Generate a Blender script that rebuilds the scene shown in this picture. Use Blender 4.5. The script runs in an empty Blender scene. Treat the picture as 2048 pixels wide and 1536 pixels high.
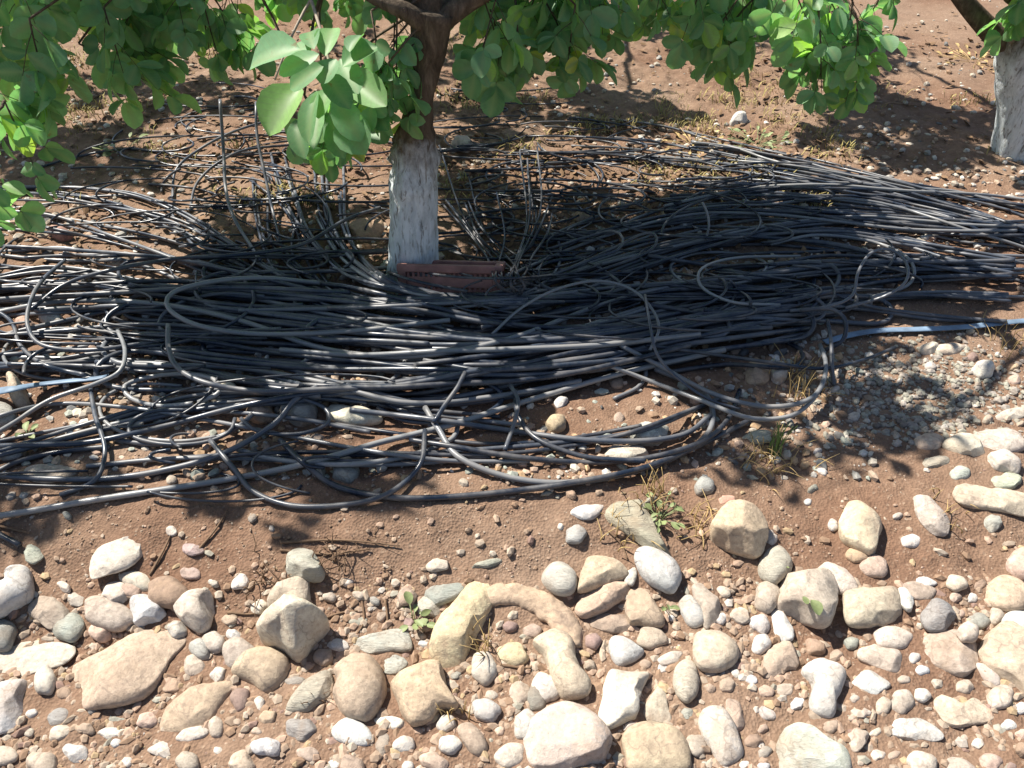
import bpy, math, random
import numpy as np
from mathutils import Vector, noise as mnoise

random.seed(11)
RNG = np.random.default_rng(11)
SC = bpy.context.scene
COL = SC.collection

# ------------------------------------------------------------------ camera
CAM_H, PITCH, FPX = 1.62, math.radians(40.0), 1577.0
CP, SP = math.cos(PITCH), math.sin(PITCH)
cam_data = bpy.data.cameras.new('camera')
cam = bpy.data.objects.new('camera', cam_data)
COL.objects.link(cam)
cam.location = (0, 0, CAM_H)
cam.rotation_euler = (math.radians(90) - PITCH, 0, 0)
cam_data.sensor_width = 36.0
cam_data.lens = 36.0 * FPX / 2048.0
cam_data.clip_start = 0.05
cam_data.clip_end = 500.0
SC.camera = cam


def rays(px, py):
    u = (np.asarray(px, float) - 1024.0) / FPX
    v = -(np.asarray(py, float) - 768.0) / FPX
    return u, CP + v * SP, -SP + v * CP


def on_plane(px, py, z):
    dx, dy, dz = rays(px, py)
    t = (z - CAM_H) / dz
    return dx * t, dy * t


def at_depth(px, py, d):
    dx, dy, dz = rays(px, py)
    return np.array([dx * d, dy * d, CAM_H + dz * d])


def project(p):
    x, y, z = p[0], p[1], p[2] - CAM_H
    dep = y * CP - z * SP
    v = y * SP + z * CP
    if dep < 0.05:
        return None
    return 1024 + FPX * x / dep, 768 - FPX * v / dep, dep


# ------------------------------------------------------------------ light
SUN_EL, SUN_AZ = math.radians(53.0), math.radians(36.0)     # azimuth: how far the shadows swing towards the viewer
SUN = np.array([-math.cos(SUN_EL) * math.cos(SUN_AZ), math.cos(SUN_EL) * math.sin(SUN_AZ), math.sin(SUN_EL)])
sd = bpy.data.lights.new('sun', 'SUN')
sd.energy = 5.0
sd.angle = math.radians(0.53)
sd.color = (1.0, 0.94, 0.84)
so = bpy.data.objects.new('sun', sd)
COL.objects.link(so)
so.rotation_euler = Vector(SUN).to_track_quat('Z', 'Y').to_euler()
so.location = (-4, 4, 8)
world = bpy.data.worlds.new('World')
SC.world = world
world.use_nodes = True
wn = world.node_tree
wn.nodes.clear()
wo = wn.nodes.new('ShaderNodeOutputWorld')
wb = wn.nodes.new('ShaderNodeBackground')
ws = wn.nodes.new('ShaderNodeTexSky')
ws.sky_type = 'NISHITA'
ws.sun_disc = False
ws.sun_elevation = SUN_EL
ws.sun_rotation = math.atan2(SUN[0], SUN[1])
wb.inputs['Strength'].default_value = 0.06
wn.links.new(ws.outputs[0], wb.inputs[0])
wn.links.new(wb.outputs[0], wo.inputs[0])
SC.view_settings.view_transform = 'Standard'
SC.view_settings.look = 'None'
SC.view_settings.exposure = 1.02
SC.view_settings.gamma = 1.0

# ------------------------------------------------------------------ numpy noise
_PERM = np.random.default_rng(5).random((64, 256, 256))


def vnoise(x, y, seed=0):
    t = _PERM[seed % 64]
    xi, yi = np.floor(x).astype(int), np.floor(y).astype(int)
    fx, fy = x - xi, y - yi
    fx, fy = fx * fx * (3 - 2 * fx), fy * fy * (3 - 2 * fy)
    a, b = t[xi & 255, yi & 255], t[(xi + 1) & 255, yi & 255]
    c, d = t[xi & 255, (yi + 1) & 255], t[(xi + 1) & 255, (yi + 1) & 255]
    return (a * (1 - fx) + b * fx) * (1 - fy) + (c * (1 - fx) + d * fx) * fy


def fbm(x, y, seed=0, o=4):
    s, a, tot = 0.0, 1.0, 0.0
    for i in range(o):
        s = s + a * vnoise(x * 2 ** i + 17.3 * i, y * 2 ** i + 5.1 * i, seed + i)
        tot += a
        a *= 0.5
    return s / tot - 0.5


def sstep(a, b, x):
    t = np.clip((x - a) / (b - a), 0, 1)
    return t * t * (3 - 2 * t)


def ground(x, y):
    x, y = np.asarray(x, float), np.asarray(y, float)
    near = 1 - sstep(7.0, 12.0, np.hypot(x, y))
    amp = 0.115 - 0.055 * sstep(-0.2, 0.9, x)
    yb = 1.17 + 0.10 * fbm(x * 1.6, x * 0 + 2.0, 9)
    z = amp * sstep(yb - 0.22, yb + 0.22, y)
    z = z + 0.07 * fbm(x * 0.8, y * 0.8, 1) * near
    far = sstep(2.4, 3.4, y)
    z = z + near * (0.030 * fbm(x * 4.0, y * 4.0, 11) + 0.045 * far * fbm(x * 9.0, y * 9.0, 19, 3) + 0.020 * fbm(x * 13.0, y * 13.0, 21) + 0.010 * fbm(x * 42.0, y * 42.0, 31, 3))
    return z


def px_ground(px, py, dz=0.0):
    px, py = np.atleast_1d(np.asarray(px, float)), np.atleast_1d(np.asarray(py, float))
    z = np.zeros_like(px) + 0.05
    for _ in range(10):
        x, y = on_plane(px, py, z)
        z = 0.5 * z + 0.5 * (ground(x, y) + dz)
    x, y = on_plane(px, py, z)
    return x, y, z


# ------------------------------------------------------------------ mesh helpers
def mesh_obj(name, verts, faces, mat, parent=None, smooth=True):
    me = bpy.data.meshes.new(name)
    v = np.asarray(verts, np.float32)
    f = np.asarray(faces, np.int32)
    me.vertices.add(len(v))
    me.vertices.foreach_set('co', v.ravel())
    n = f.shape[1]
    me.loops.add(f.size)
    me.loops.foreach_set('vertex_index', f.ravel())
    me.polygons.add(len(f))
    me.polygons.foreach_set('loop_start', np.arange(0, f.size, n, dtype=np.int32))
    me.polygons.foreach_set('use_smooth', np.full(len(f), smooth))
    me.update(calc_edges=True)
    me.validate()
    if mat:
        me.materials.append(mat)
    o = bpy.data.objects.new(name, me)
    COL.objects.link(o)
    if parent:
        o.parent = parent
    return o


def recenter(o):
    me = o.data
    n = len(me.vertices)
    a = np.empty(n * 3, np.float32)
    me.vertices.foreach_get('co', a)
    a = a.reshape(-1, 3)
    c = np.array([(a[:, 0].min() + a[:, 0].max()) / 2, (a[:, 1].min() + a[:, 1].max()) / 2, a[:, 2].min()])
    a -= c
    me.vertices.foreach_set('co', a.ravel())
    o.location = c
    me.update()


def tag(o, label=None, cat=None, group=None, kind=None):
    if label:
        o['label'] = label
    if cat:
        o['category'] = cat
    if group:
        o['group'] = group
    if kind:
        o['kind'] = kind
    return o


def empty(name, loc=(0, 0, 0)):
    o = bpy.data.objects.new(name, None)
    COL.objects.link(o)
    o.location = loc
    o.empty_display_size = 0.1
    return o


def tube(P, R, sides=7, flat=1.0):
    P = np.asarray(P, float)
    n = len(P)
    R = np.broadcast_to(np.asarray(R, float), (n,))
    T = np.gradient(P, axis=0)
    T /= np.linalg.norm(T, axis=1)[:, None] + 1e-9
    up = np.array([0, 0, 1.0]) if abs(T[0, 2]) < 0.9 else np.array([1.0, 0, 0])
    N = np.zeros_like(P)
    v = up - T[0] * up.dot(T[0])
    N[0] = v / np.linalg.norm(v)
    for i in range(1, n):
        v = N[i - 1] - T[i] * N[i - 1].dot(T[i])
        N[i] = v / (np.linalg.norm(v) + 1e-9)
    B = np.cross(T, N)
    a = np.linspace(0, 2 * math.pi, sides, endpoint=False)
    V = (P[:, None, :] + R[:, None, None] * (flat * np.cos(a)[None, :, None] * N[:, None, :] + np.sin(a)[None, :, None] * B[:, None, :])).reshape(-1, 3)
    i = np.arange(n - 1)[:, None] * sides
    j = np.arange(sides)[None, :]
    k = (j + 1) % sides
    F = np.stack([i + j, i + k, i + sides + k, i + sides + j], -1).reshape(-1, 4)
    # caps
    V = np.vstack([V, P[:1] - T[:1] * 1e-4, P[-1:] + T[-1:] * 1e-4])
    c0, c1 = n * sides, n * sides + 1
    jj = np.arange(0, sides)
    kk = (jj + 1) % sides
    cap0 = np.stack([np.full(sides, c0), kk, jj, jj], -1)
    cap1 = np.stack([np.full(sides, c1), (n - 1) * sides + jj, (n - 1) * sides + kk, (n - 1) * sides + kk], -1)
    # triangles are kept as degenerate-free quads by splitting: use tri arrays separately
    return V, F, cap0[:, :3], cap1[:, :3]


def merge(parts):
    """parts: list of (V, F) with equal face width"""
    vs, fs, off = [], [], 0
    for V, F in parts:
        vs.append(V)
        fs.append(np.asarray(F) + off)
        off += len(V)
    return np.vstack(vs), np.vstack(fs)


def tube_tri(P, R, sides=7, flat=1.0):
    V, F, a, b = tube(P, R, sides, flat)
    tri = np.vstack([F[:, [0, 1, 2]], F[:, [0, 2, 3]], a, b])
    return V, tri


def box_vf(c, s, R=None):
    c, s = np.array(c, float), np.array(s, float) / 2
    v = np.array([[x, y, z] for x in (-1, 1) for y in (-1, 1) for z in (-1, 1)], float) * s
    if R is not None:
        v = v @ np.asarray(R).T
    f = np.array([[0, 1, 3, 2], [4, 6, 7, 5], [0, 4, 5, 1], [2, 3, 7, 6], [0, 2, 6, 4], [1, 5, 7, 3]])
    return v + c, f


def catmull(P, step):
    P = np.asarray(P, float)
    if len(P) == 2:
        P = np.vstack([P[0], (P[0] + P[1]) / 2, P[1]])
    Q = np.vstack([2 * P[0] - P[1], P, 2 * P[-1] - P[-2]])
    out = []
    for i in range(1, len(Q) - 2):
        p0, p1, p2, p3 = Q[i - 1], Q[i], Q[i + 1], Q[i + 2]
        n = max(2, int(np.linalg.norm(p2 - p1) / step))
        t = np.linspace(0, 1, n, endpoint=False)[:, None]
        out.append(0.5 * (2 * p1 + (p2 - p0) * t + (2 * p0 - 5 * p1 + 4 * p2 - p3) * t ** 2 + (3 * p1 - p0 - 3 * p2 + p3) * t ** 3))
    out.append(P[-1:])
    return np.vstack(out)


_ICO = {}


def ico(level):
    if level in _ICO:
        return _ICO[level]
    import bmesh
    bm = bmesh.new()
    bmesh.ops.create_icosphere(bm, subdivisions=level, radius=1.0)
    bm.verts.ensure_lookup_table()
    V = np.array([v.co[:] for v in bm.verts])
    F = np.array([[v.index for v in f.verts] for f in bm.faces])
    bm.free()
    _ICO[level] = (V, F)
    return V, F


# ------------------------------------------------------------------ materials
def new_mat(name):
    m = bpy.data.materials.new(name)
    m.use_nodes = True
    nt = m.node_tree
    nt.nodes.clear()
    out = nt.nodes.new('ShaderNodeOutputMaterial')
    bs = nt.nodes.new('ShaderNodeBsdfPrincipled')
    nt.links.new(bs.outputs[0], out.inputs[0])
    return m, nt, bs, out


def nd(nt, t, **kw):
    n = nt.nodes.new(t)
    for k, v in kw.items():
        if k in n.inputs:
            n.inputs[k].default_value = v
        else:
            setattr(n, k, v)
    return n


def ramp(nt, fac, stops):
    r = nt.nodes.new('ShaderNodeValToRGB')
    e = r.color_ramp.elements
    while len(e) < len(stops):
        e.new(0.5)
    for i, (p, c) in enumerate(stops):
        e[i].position = p
        e[i].color = (c[0], c[1], c[2], 1) if hasattr(c, '__len__') else (c, c, c, 1)
    nt.links.new(fac, r.inputs[0])
    return r.outputs[0]


def mix(nt, fac, a, b, mode='MIX'):
    m = nt.nodes.new('ShaderNodeMix')
    m.data_type = 'RGBA'
    m.blend_type = mode
    for s, v in ((m.inputs[0], fac), (m.inputs[6], a), (m.inputs[7], b)):
        if hasattr(v, 'is_output'):
            nt.links.new(v, s)
        elif hasattr(v, '__len__'):
            s.default_value = (v[0], v[1], v[2], 1)
        else:
            s.default_value = v
    return m.outputs[2]


def tex(nt, vec, scale, detail=4, rough=0.55, dist=0.0):
    n = nd(nt, 'ShaderNodeTexNoise', Scale=scale, Detail=detail, Roughness=rough, Distortion=dist)
    nt.links.new(vec, n.inputs['Vector'])
    return n.outputs[0]


def bump(nt, bs, h, strength, dist):
    b = nd(nt, 'ShaderNodeBump', Strength=strength, Distance=dist)
    nt.links.new(h, b.inputs['Height'])
    nt.links.new(b.outputs[0], bs.inputs['Normal'])


def rand_vec(nt):
    """object coordinates, shifted by a different amount on every object"""
    tc = nd(nt, 'ShaderNodeTexCoord')
    oi = nd(nt, 'ShaderNodeObjectInfo')
    mu = nd(nt, 'ShaderNodeMath', operation='MULTIPLY')
    mu.inputs[1].default_value = 37.0
    nt.links.new(oi.outputs['Random'], mu.inputs[0])
    ad = nd(nt, 'ShaderNodeVectorMath', operation='ADD')
    nt.links.new(tc.outputs['Object'], ad.inputs[0])
    nt.links.new(mu.outputs[0], ad.inputs[1])
    return ad.outputs[0], oi


def mat_soil():
    m, nt, bs, _ = new_mat('red_soil')
    v = nd(nt, 'ShaderNodeTexCoord').outputs['Object']
    a = tex(nt, v, 1.3, 5)
    c = ramp(nt, a, [(0.35, (0.170, 0.103, 0.070)), (0.5, (0.205, 0.138, 0.098)), (0.68, (0.250, 0.184, 0.138))])
    g = tex(nt, v, 16, 6, 0.65)
    c = mix(nt, 0.45, c, ramp(nt, g, [(0.3, (0.34, 0.31, 0.29)), (0.7, (0.64, 0.62, 0.60))]), 'OVERLAY')
    s = nd(nt, 'ShaderNodeTexVoronoi', Scale=150.0)
    nt.links.new(v, s.inputs['Vector'])
    sp = ramp(nt, s.outputs['Color'], [(0.80, (0, 0, 0)), (0.9, (1, 1, 1))])
    f = nd(nt, 'ShaderNodeMath', operation='MULTIPLY')
    nt.links.new(sp, f.inputs[0])
    f.inputs[1].default_value = 0.45
    c = mix(nt, f.outputs[0], c, (0.36, 0.27, 0.20))
    g2 = tex(nt, v, 70, 4, 0.7)
    c = mix(nt, 0.35, c, ramp(nt, g2, [(0.35, (0.33, 0.30, 0.28)), (0.65, (0.66, 0.64, 0.62))]), 'OVERLAY')
    nt.links.new(c, bs.inputs['Base Color'])
    bs.inputs['Roughness'].default_value = 0.95
    bs.inputs['Specular IOR Level'].default_value = 0.15
    h = mix(nt, 0.5, g2, s.outputs['Distance'])
    bump(nt, bs, h, 0.5, 0.012)
    return m


def mat_stone(name, veins=0.0, speck=0.55, dust=0.30, layered=False):
    m, nt, bs, _ = new_mat(name)
    v, oi = rand_vec(nt)
    if layered:
        mp = nd(nt, 'ShaderNodeMapping')
        mp.inputs['Scale'].default_value = (1.0, 3.5, 6.0)
        mp.inputs['Rotation'].default_value = (0.3, 0.2, 0.6)
        nt.links.new(v, mp.inputs[0])
        v2 = mp.outputs[0]
    else:
        v2 = v
    col = oi.outputs['Color']
    a = tex(nt, v2, 14, 5, 0.6, 0.6)
    c = mix(nt, 0.85, col, mix(nt, a, (0.26, 0.25, 0.25), (0.74, 0.73, 0.72)), 'OVERLAY')
    pt = tex(nt, v, 160, 3, 0.6)
    c = mix(nt, ramp(nt, pt, [(0.60, 0.0), (0.70, 0.45)]), c, (0.17, 0.13, 0.10))
    b = tex(nt, v2, 70, 6, 0.75)
    c = mix(nt, speck, c, ramp(nt, b, [(0.33, (0.22, 0.2, 0.18)), (0.67, (0.78, 0.76, 0.72))]), 'OVERLAY')
    d = tex(nt, v, 7, 5, 0.65, 0.4)
    f = ramp(nt, d, [(0.40, 0.0), (0.62, dust * 1.5)])
    c = mix(nt, f, c, (0.32, 0.21, 0.145))
    if veins:
        w = tex(nt, v, 9, 3, 0.5, 2.2)
        f2 = ramp(nt, w, [(0.47, 0.0), (0.5, veins), (0.53, 0.0)])
        c = mix(nt, f2, c, (0.30, 0.31, 0.32))
    nt.links.new(c, bs.inputs['Base Color'])
    wv = nd(nt, 'ShaderNodeVectorMath', operation='ADD')
    nz = nd(nt, 'ShaderNodeTexNoise', Scale=18.0, Detail=3.0)
    nt.links.new(v, nz.inputs['Vector'])
    sc_ = nd(nt, 'ShaderNodeVectorMath', operation='SCALE')
    sc_.inputs['Scale'].default_value = 0.10
    nt.links.new(nz.outputs['Color'], sc_.inputs[0])
    nt.links.new(v, wv.inputs[0])
    nt.links.new(sc_.outputs[0], wv.inputs[1])
    vc = nd(nt, 'ShaderNodeTexVoronoi', Scale=11.0, feature='DISTANCE_TO_EDGE')
    nt.links.new(wv.outputs[0], vc.inputs['Vector'])
    ck = mix(nt, 1.0, ramp(nt, vc.outputs['Distance'], [(0.0, 0.45), (0.035, 0.0)]), ramp(nt, d, [(0.42, 0.0), (0.56, 1.0)]), 'MULTIPLY')
    c = mix(nt, ck, c, (0.13, 0.10, 0.08))
    rs = tex(nt, v, 5, 4, 0.6, 0.8)
    c = mix(nt, ramp(nt, rs, [(0.56, 0.0), (0.68, 0.35)]), c, (0.36, 0.22, 0.11))
    hs = nd(nt, 'ShaderNodeHueSaturation', Saturation=0.80)
    nt.links.new(c, hs.inputs['Color'])
    nt.links.new(hs.outputs[0], bs.inputs['Base Color'])
    bs.inputs['Roughness'].default_value = 0.82
    bs.inputs['Specular IOR Level'].default_value = 0.25
    bump(nt, bs, mix(nt, 0.5, a, b), 0.75 if not layered else 0.9, 0.010)
    return m


def mat_gravel(dust=0.42):
    m, nt, bs, _ = new_mat('gravel')
    g = nd(nt, 'ShaderNodeNewGeometry')
    at = nd(nt, 'ShaderNodeAttribute')
    at.attribute_name = 'tint'
    v = nd(nt, 'ShaderNodeTexCoord').outputs['Object']
    c = mix(nt, 0.5, at.outputs['Color'], ramp(nt, tex(nt, v, 90, 3), [(0.35, 0.3), (0.65, 0.7)]), 'OVERLAY')
    c = mix(nt, dust, c, (0.25, 0.17, 0.12))
    nt.links.new(c, bs.inputs['Base Color'])
    bs.inputs['Roughness'].default_value = 0.95
    bs.inputs['Specular IOR Level'].default_value = 0.1
    return m


def mat_hose():
    m, nt, bs, _ = new_mat('black_polyethylene')
    v, oi = rand_vec(nt)
    c = ramp(nt, oi.outputs['Random'], [(0.0, (0.011, 0.018, 0.034)), (0.40, (0.030, 0.041, 0.063)), (0.70, (0.085, 0.096, 0.118)), (1.0, (0.24, 0.245, 0.25))])
    d = tex(nt, v, 9, 5, 0.65)
    f = ramp(nt, d, [(0.42, 0.0), (0.72, 0.55)])
    c = mix(nt, f, c, (0.25, 0.23, 0.21))
    nt.links.new(c, bs.inputs['Base Color'])
    r = ramp(nt, d, [(0.4, 0.27), (0.7, 0.60)])
    nt.links.new(r, bs.inputs['Roughness'])
    bs.inputs['Specular IOR Level'].default_value = 0.5
    return m


def mat_leaf():
    m, nt, bs, out = new_mat('pistachio_leaf')
    g = nd(nt, 'ShaderNodeNewGeometry')
    c = ramp(nt, g.outputs['Random Per Island'], [(0.0, (0.082, 0.145, 0.085)), (0.30, (0.122, 0.195, 0.122)), (0.62, (0.165, 0.245, 0.175)), (0.85, (0.185, 0.260, 0.125)), (0.97, (0.25, 0.32, 0.08)), (1.0, (0.36, 0.28, 0.08))])
    tc = nd(nt, 'ShaderNodeTexCoord').outputs['Object']
    n = tex(nt, tc, 60, 4)
    c = mix(nt, 0.35, c, ramp(nt, n, [(0.3, 0.35), (0.7, 0.65)]), 'OVERLAY')
    at = nd(nt, 'ShaderNodeAttribute')
    at.attribute_name = 'vein'
    c = mix(nt, 1.0, c, (1.38, 1.68, 1.32), 'MULTIPLY')
    c = mix(nt, at.outputs['Fac'], c, (0.26, 0.36, 0.18))
    bl = nd(nt, 'ShaderNodeAttribute')
    bl.attribute_name = 'blade'
    sx = nd(nt, 'ShaderNodeSeparateXYZ')
    nt.links.new(bl.outputs['Vector'], sx.inputs[0])
    m1 = nd(nt, 'ShaderNodeMath', operation='MULTIPLY_ADD')
    nt.links.new(sx.outputs['Y'], m1.inputs[0])
    m1.inputs[1].default_value = -5.0
    m2 = nd(nt, 'ShaderNodeMath', operation='MULTIPLY')
    nt.links.new(sx.outputs['X'], m2.inputs[0])
    m2.inputs[1].default_value = 9.0
    nt.links.new(m2.outputs[0], m1.inputs[2])
    fr = nd(nt, 'ShaderNodeMath', operation='FRACT')
    nt.links.new(m1.outputs[0], fr.inputs[0])
    c = mix(nt, ramp(nt, fr.outputs[0], [(0.0, 0.40), (0.14, 0.0), (0.86, 0.0), (1.0, 0.40)]), c, (0.24, 0.34, 0.17))
    sp = tex(nt, tc, 22, 4, 0.6)
    c = mix(nt, ramp(nt, sp, [(0.66, 0.0), (0.72, 0.75)]), c, (0.24, 0.15, 0.06))
    nt.links.new(c, bs.inputs['Base Color'])
    bs.inputs['Roughness'].default_value = 0.50
    bs.inputs['Specular IOR Level'].default_value = 0.4
    tr = nd(nt, 'ShaderNodeBsdfTranslucent')
    nt.links.new(mix(nt, 1.0, c, (1.4, 1.75, 0.9), 'MULTIPLY'), tr.inputs[0])
    ms = nd(nt, 'ShaderNodeMixShader')
    ms.inputs[0].default_value = 0.42
    nt.links.new(bs.outputs[0], ms.inputs[1])
    nt.links.new(tr.outputs[0], ms.inputs[2])
    nt.links.new(ms.outputs[0], out.inputs[0])
    return m


def mat_bark(wash_top=None):
    m, nt, bs, _ = new_mat('bark' if wash_top is None else 'whitewashed_bark')
    tc = nd(nt, 'ShaderNodeTexCoord').outputs['Object']
    mp = nd(nt, 'ShaderNodeMapping')
    mp.inputs['Scale'].default_value = (1, 1, 0.28)
    nt.links.new(tc, mp.inputs[0])
    a = tex(nt, mp.outputs[0], 45, 6, 0.7, 0.5)
    c = ramp(nt, a, [(0.3, (0.045, 0.034, 0.024)), (0.55, (0.125, 0.095, 0.068)), (0.75, (0.23, 0.18, 0.135))])
    h = a
    if wash_top is not None:
        m3 = nd(nt, 'ShaderNodeMapping')
        m3.inputs['Scale'].default_value = (1, 1, 0.16)
        nt.links.new(tc, m3.inputs[0])
        vo = tex(nt, m3.outputs[0], 85, 5, 0.65, 0.8)
        sx = nd(nt, 'ShaderNodeSeparateXYZ')
        nt.links.new(tc, sx.inputs[0])
        n = tex(nt, tc, 11, 5, 0.7)
        ma = nd(nt, 'ShaderNodeMath', operation='MULTIPLY_ADD')
        nt.links.new(n, ma.inputs[0])
        ma.inputs[1].default_value = -0.30
        nt.links.new(sx.outputs['Z'], ma.inputs[2])
        f = ramp(nt, ma.outputs[0], [(max(0.0, wash_top - 0.15 - 0.08), 1.0), (wash_top - 0.15 + 0.07, 0.0)])
        cr = ramp(nt, vo, [(0.34, 0.15), (0.47, 1.0)])
        f = mix(nt, 1.0, f, cr, 'MULTIPLY')
        wash = ramp(nt, a, [(0.3, (0.46, 0.50, 0.52)), (0.6, (0.72, 0.77, 0.79))])
        c = mix(nt, f, c, wash)
        h = mix(nt, 0.6, a, vo)
    nt.links.new(c, bs.inputs['Base Color'])
    bs.inputs['Roughness'].default_value = 0.9
    bs.inputs['Specular IOR Level'].default_value = 0.2
    bump(nt, bs, h, 0.9, 0.012)
    return m


def mat_plain(name, col, rough=0.6, var=0.3, scale=30):
    m, nt, bs, _ = new_mat(name)
    v, oi = rand_vec(nt)
    n = tex(nt, v, scale, 5, 0.65)
    c = mix(nt, var * 2, col, ramp(nt, n, [(0.3, 0.3), (0.7, 0.7)]), 'OVERLAY')
    nt.links.new(c, bs.inputs['Base Color'])
    bs.inputs['Roughness'].default_value = rough
    bump(nt, bs, n, 0.2, 0.004)
    return m


M_SOIL = mat_soil()
M_STONE = mat_stone('sandstone')
M_WHITE = mat_stone('white_limestone', veins=0.45, speck=0.35, dust=0.28)
M_SLATE = mat_stone('schist', speck=0.45, dust=0.22, layered=True)
M_GRAVEL = mat_gravel()
M_PEBBLE = mat_gravel(0.12)
M_HOSE = mat_hose()
M_LEAF = mat_leaf()
M_BARK = mat_bark()
M_CRATE = mat_plain('faded_red_plastic', (0.32, 0.150, 0.125), 0.7, 0.4, 18)
M_BLUE = mat_plain('pale_blue_polyethylene', (0.15, 0.22, 0.31), 0.6, 0.5, 11)
M_DRY = mat_plain('dry_straw', (0.45, 0.32, 0.14), 0.9, 0.3, 60)
M_TWIG = mat_plain('dry_twig', (0.16, 0.10, 0.06), 0.9, 0.3, 60)
M_GRASS = mat_plain('green_blade', (0.16, 0.25, 0.06), 0.6, 0.3, 60)
M_WEED = mat_plain('weed_leaf', (0.19, 0.23, 0.095), 0.6, 0.3, 60)
M_HERB = mat_plain('yellow_grass', (0.36, 0.30, 0.11), 0.9, 0.3, 8)
M_LITTER = mat_plain('dead_leaf', (0.20, 0.12, 0.065), 0.9, 0.35, 12)
# ------------------------------------------------------------------ ground sheet
def axis_lines(a, b, step, lo, hi, grow=1.13):
    mid = np.arange(a, b + step / 2, step)
    up, s, p = [], step, mid[-1]
    while p < hi:
        s *= grow
        p += s
        up.append(p)
    dn, s, p = [], step, mid[0]
    while p > lo:
        s *= grow
        p -= s
        dn.append(p)
    return np.array(dn[::-1] + list(mid) + up)


# heap height map: what the hoses come to rest on
HX0, HY0, HRES = -3.6, 0.5, 0.01
HNX, HNY = 760, 650
hx = HX0 + HRES * np.arange(HNX)
hy = HY0 + HRES * np.arange(HNY)
HG = ground(*np.meshgrid(hx, hy, indexing='ij'))
HM = HG.copy()
FREE = np.ones((HNX, HNY), bool)      # no stone stands here yet


def hidx(x, y):
    i = np.clip(np.rint((np.asarray(x) - HX0) / HRES).astype(int), 1, HNX - 2)
    j = np.clip(np.rint((np.asarray(y) - HY0) / HRES).astype(int), 1, HNY - 2)
    return i, j


def hm_stamp(V):
    i, j = hidx(V[:, 0], V[:, 1])
    np.maximum.at(HM, (i, j), V[:, 2])
    FREE[i, j] = False


# ------------------------------------------------------------------ stones
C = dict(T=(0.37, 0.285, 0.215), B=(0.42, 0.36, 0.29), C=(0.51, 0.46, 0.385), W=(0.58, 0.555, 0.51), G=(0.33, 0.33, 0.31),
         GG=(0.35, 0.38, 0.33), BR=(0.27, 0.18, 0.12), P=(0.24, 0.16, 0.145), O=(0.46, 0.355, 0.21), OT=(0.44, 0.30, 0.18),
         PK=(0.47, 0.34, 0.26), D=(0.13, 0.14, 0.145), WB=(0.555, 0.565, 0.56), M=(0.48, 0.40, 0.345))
CNAME = dict(T='tan', B='beige', C='cream', W='white', G='grey', GG='grey-green', BR='brown', P='purple-brown', O='ochre',
             OT='orange-tan', PK='pinkish', D='dark grey', WB='bluish white', M='pinkish white')
CMAT = dict(W=M_WHITE, WB=M_WHITE, M=M_WHITE, GG=M_SLATE, G=M_SLATE, D=M_SLATE)


def ell(cx, cy, w, h, rot=0, n=16, seed=0):
    r = random.Random(int(cx * 7 + cy * 13))
    a = np.linspace(0, 2 * math.pi, n, endpoint=False)
    k = 1 + 0.10 * np.sin(2 * a + r.random() * 6) * r.random() + 0.10 * np.sin(3 * a + r.random() * 6) * r.random() + 0.05 * np.sin(5 * a + r.random() * 6)
    x, y = w / 2 * np.cos(a) * k, h / 2 * np.sin(a) * k
    c, s = math.cos(math.radians(rot)), math.sin(math.radians(rot))
    return np.stack([cx + x * c - y * s, cy + x * s + y * c], -1)


def closed_smooth(P, n=96):
    P = np.asarray(P, float)
    Q = np.vstack([P[-2:], P, P[:2]])
    out = []
    for i in range(2, len(P) + 2):
        p0, p1, p2, p3 = Q[i - 1], Q[i], Q[i + 1], Q[(i + 2) % len(Q)] if i + 2 < len(Q) else Q[-1]
        t = np.linspace(0, 1, 8, endpoint=False)[:, None]
        out.append(0.5 * (2 * p1 + (p2 - p0) * t + (2 * p0 - 5 * p1 + 4 * p2 - p3) * t ** 2 + (3 * p1 - p0 - 3 * p2 + p3) * t ** 3))
    return np.vstack(out)


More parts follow.
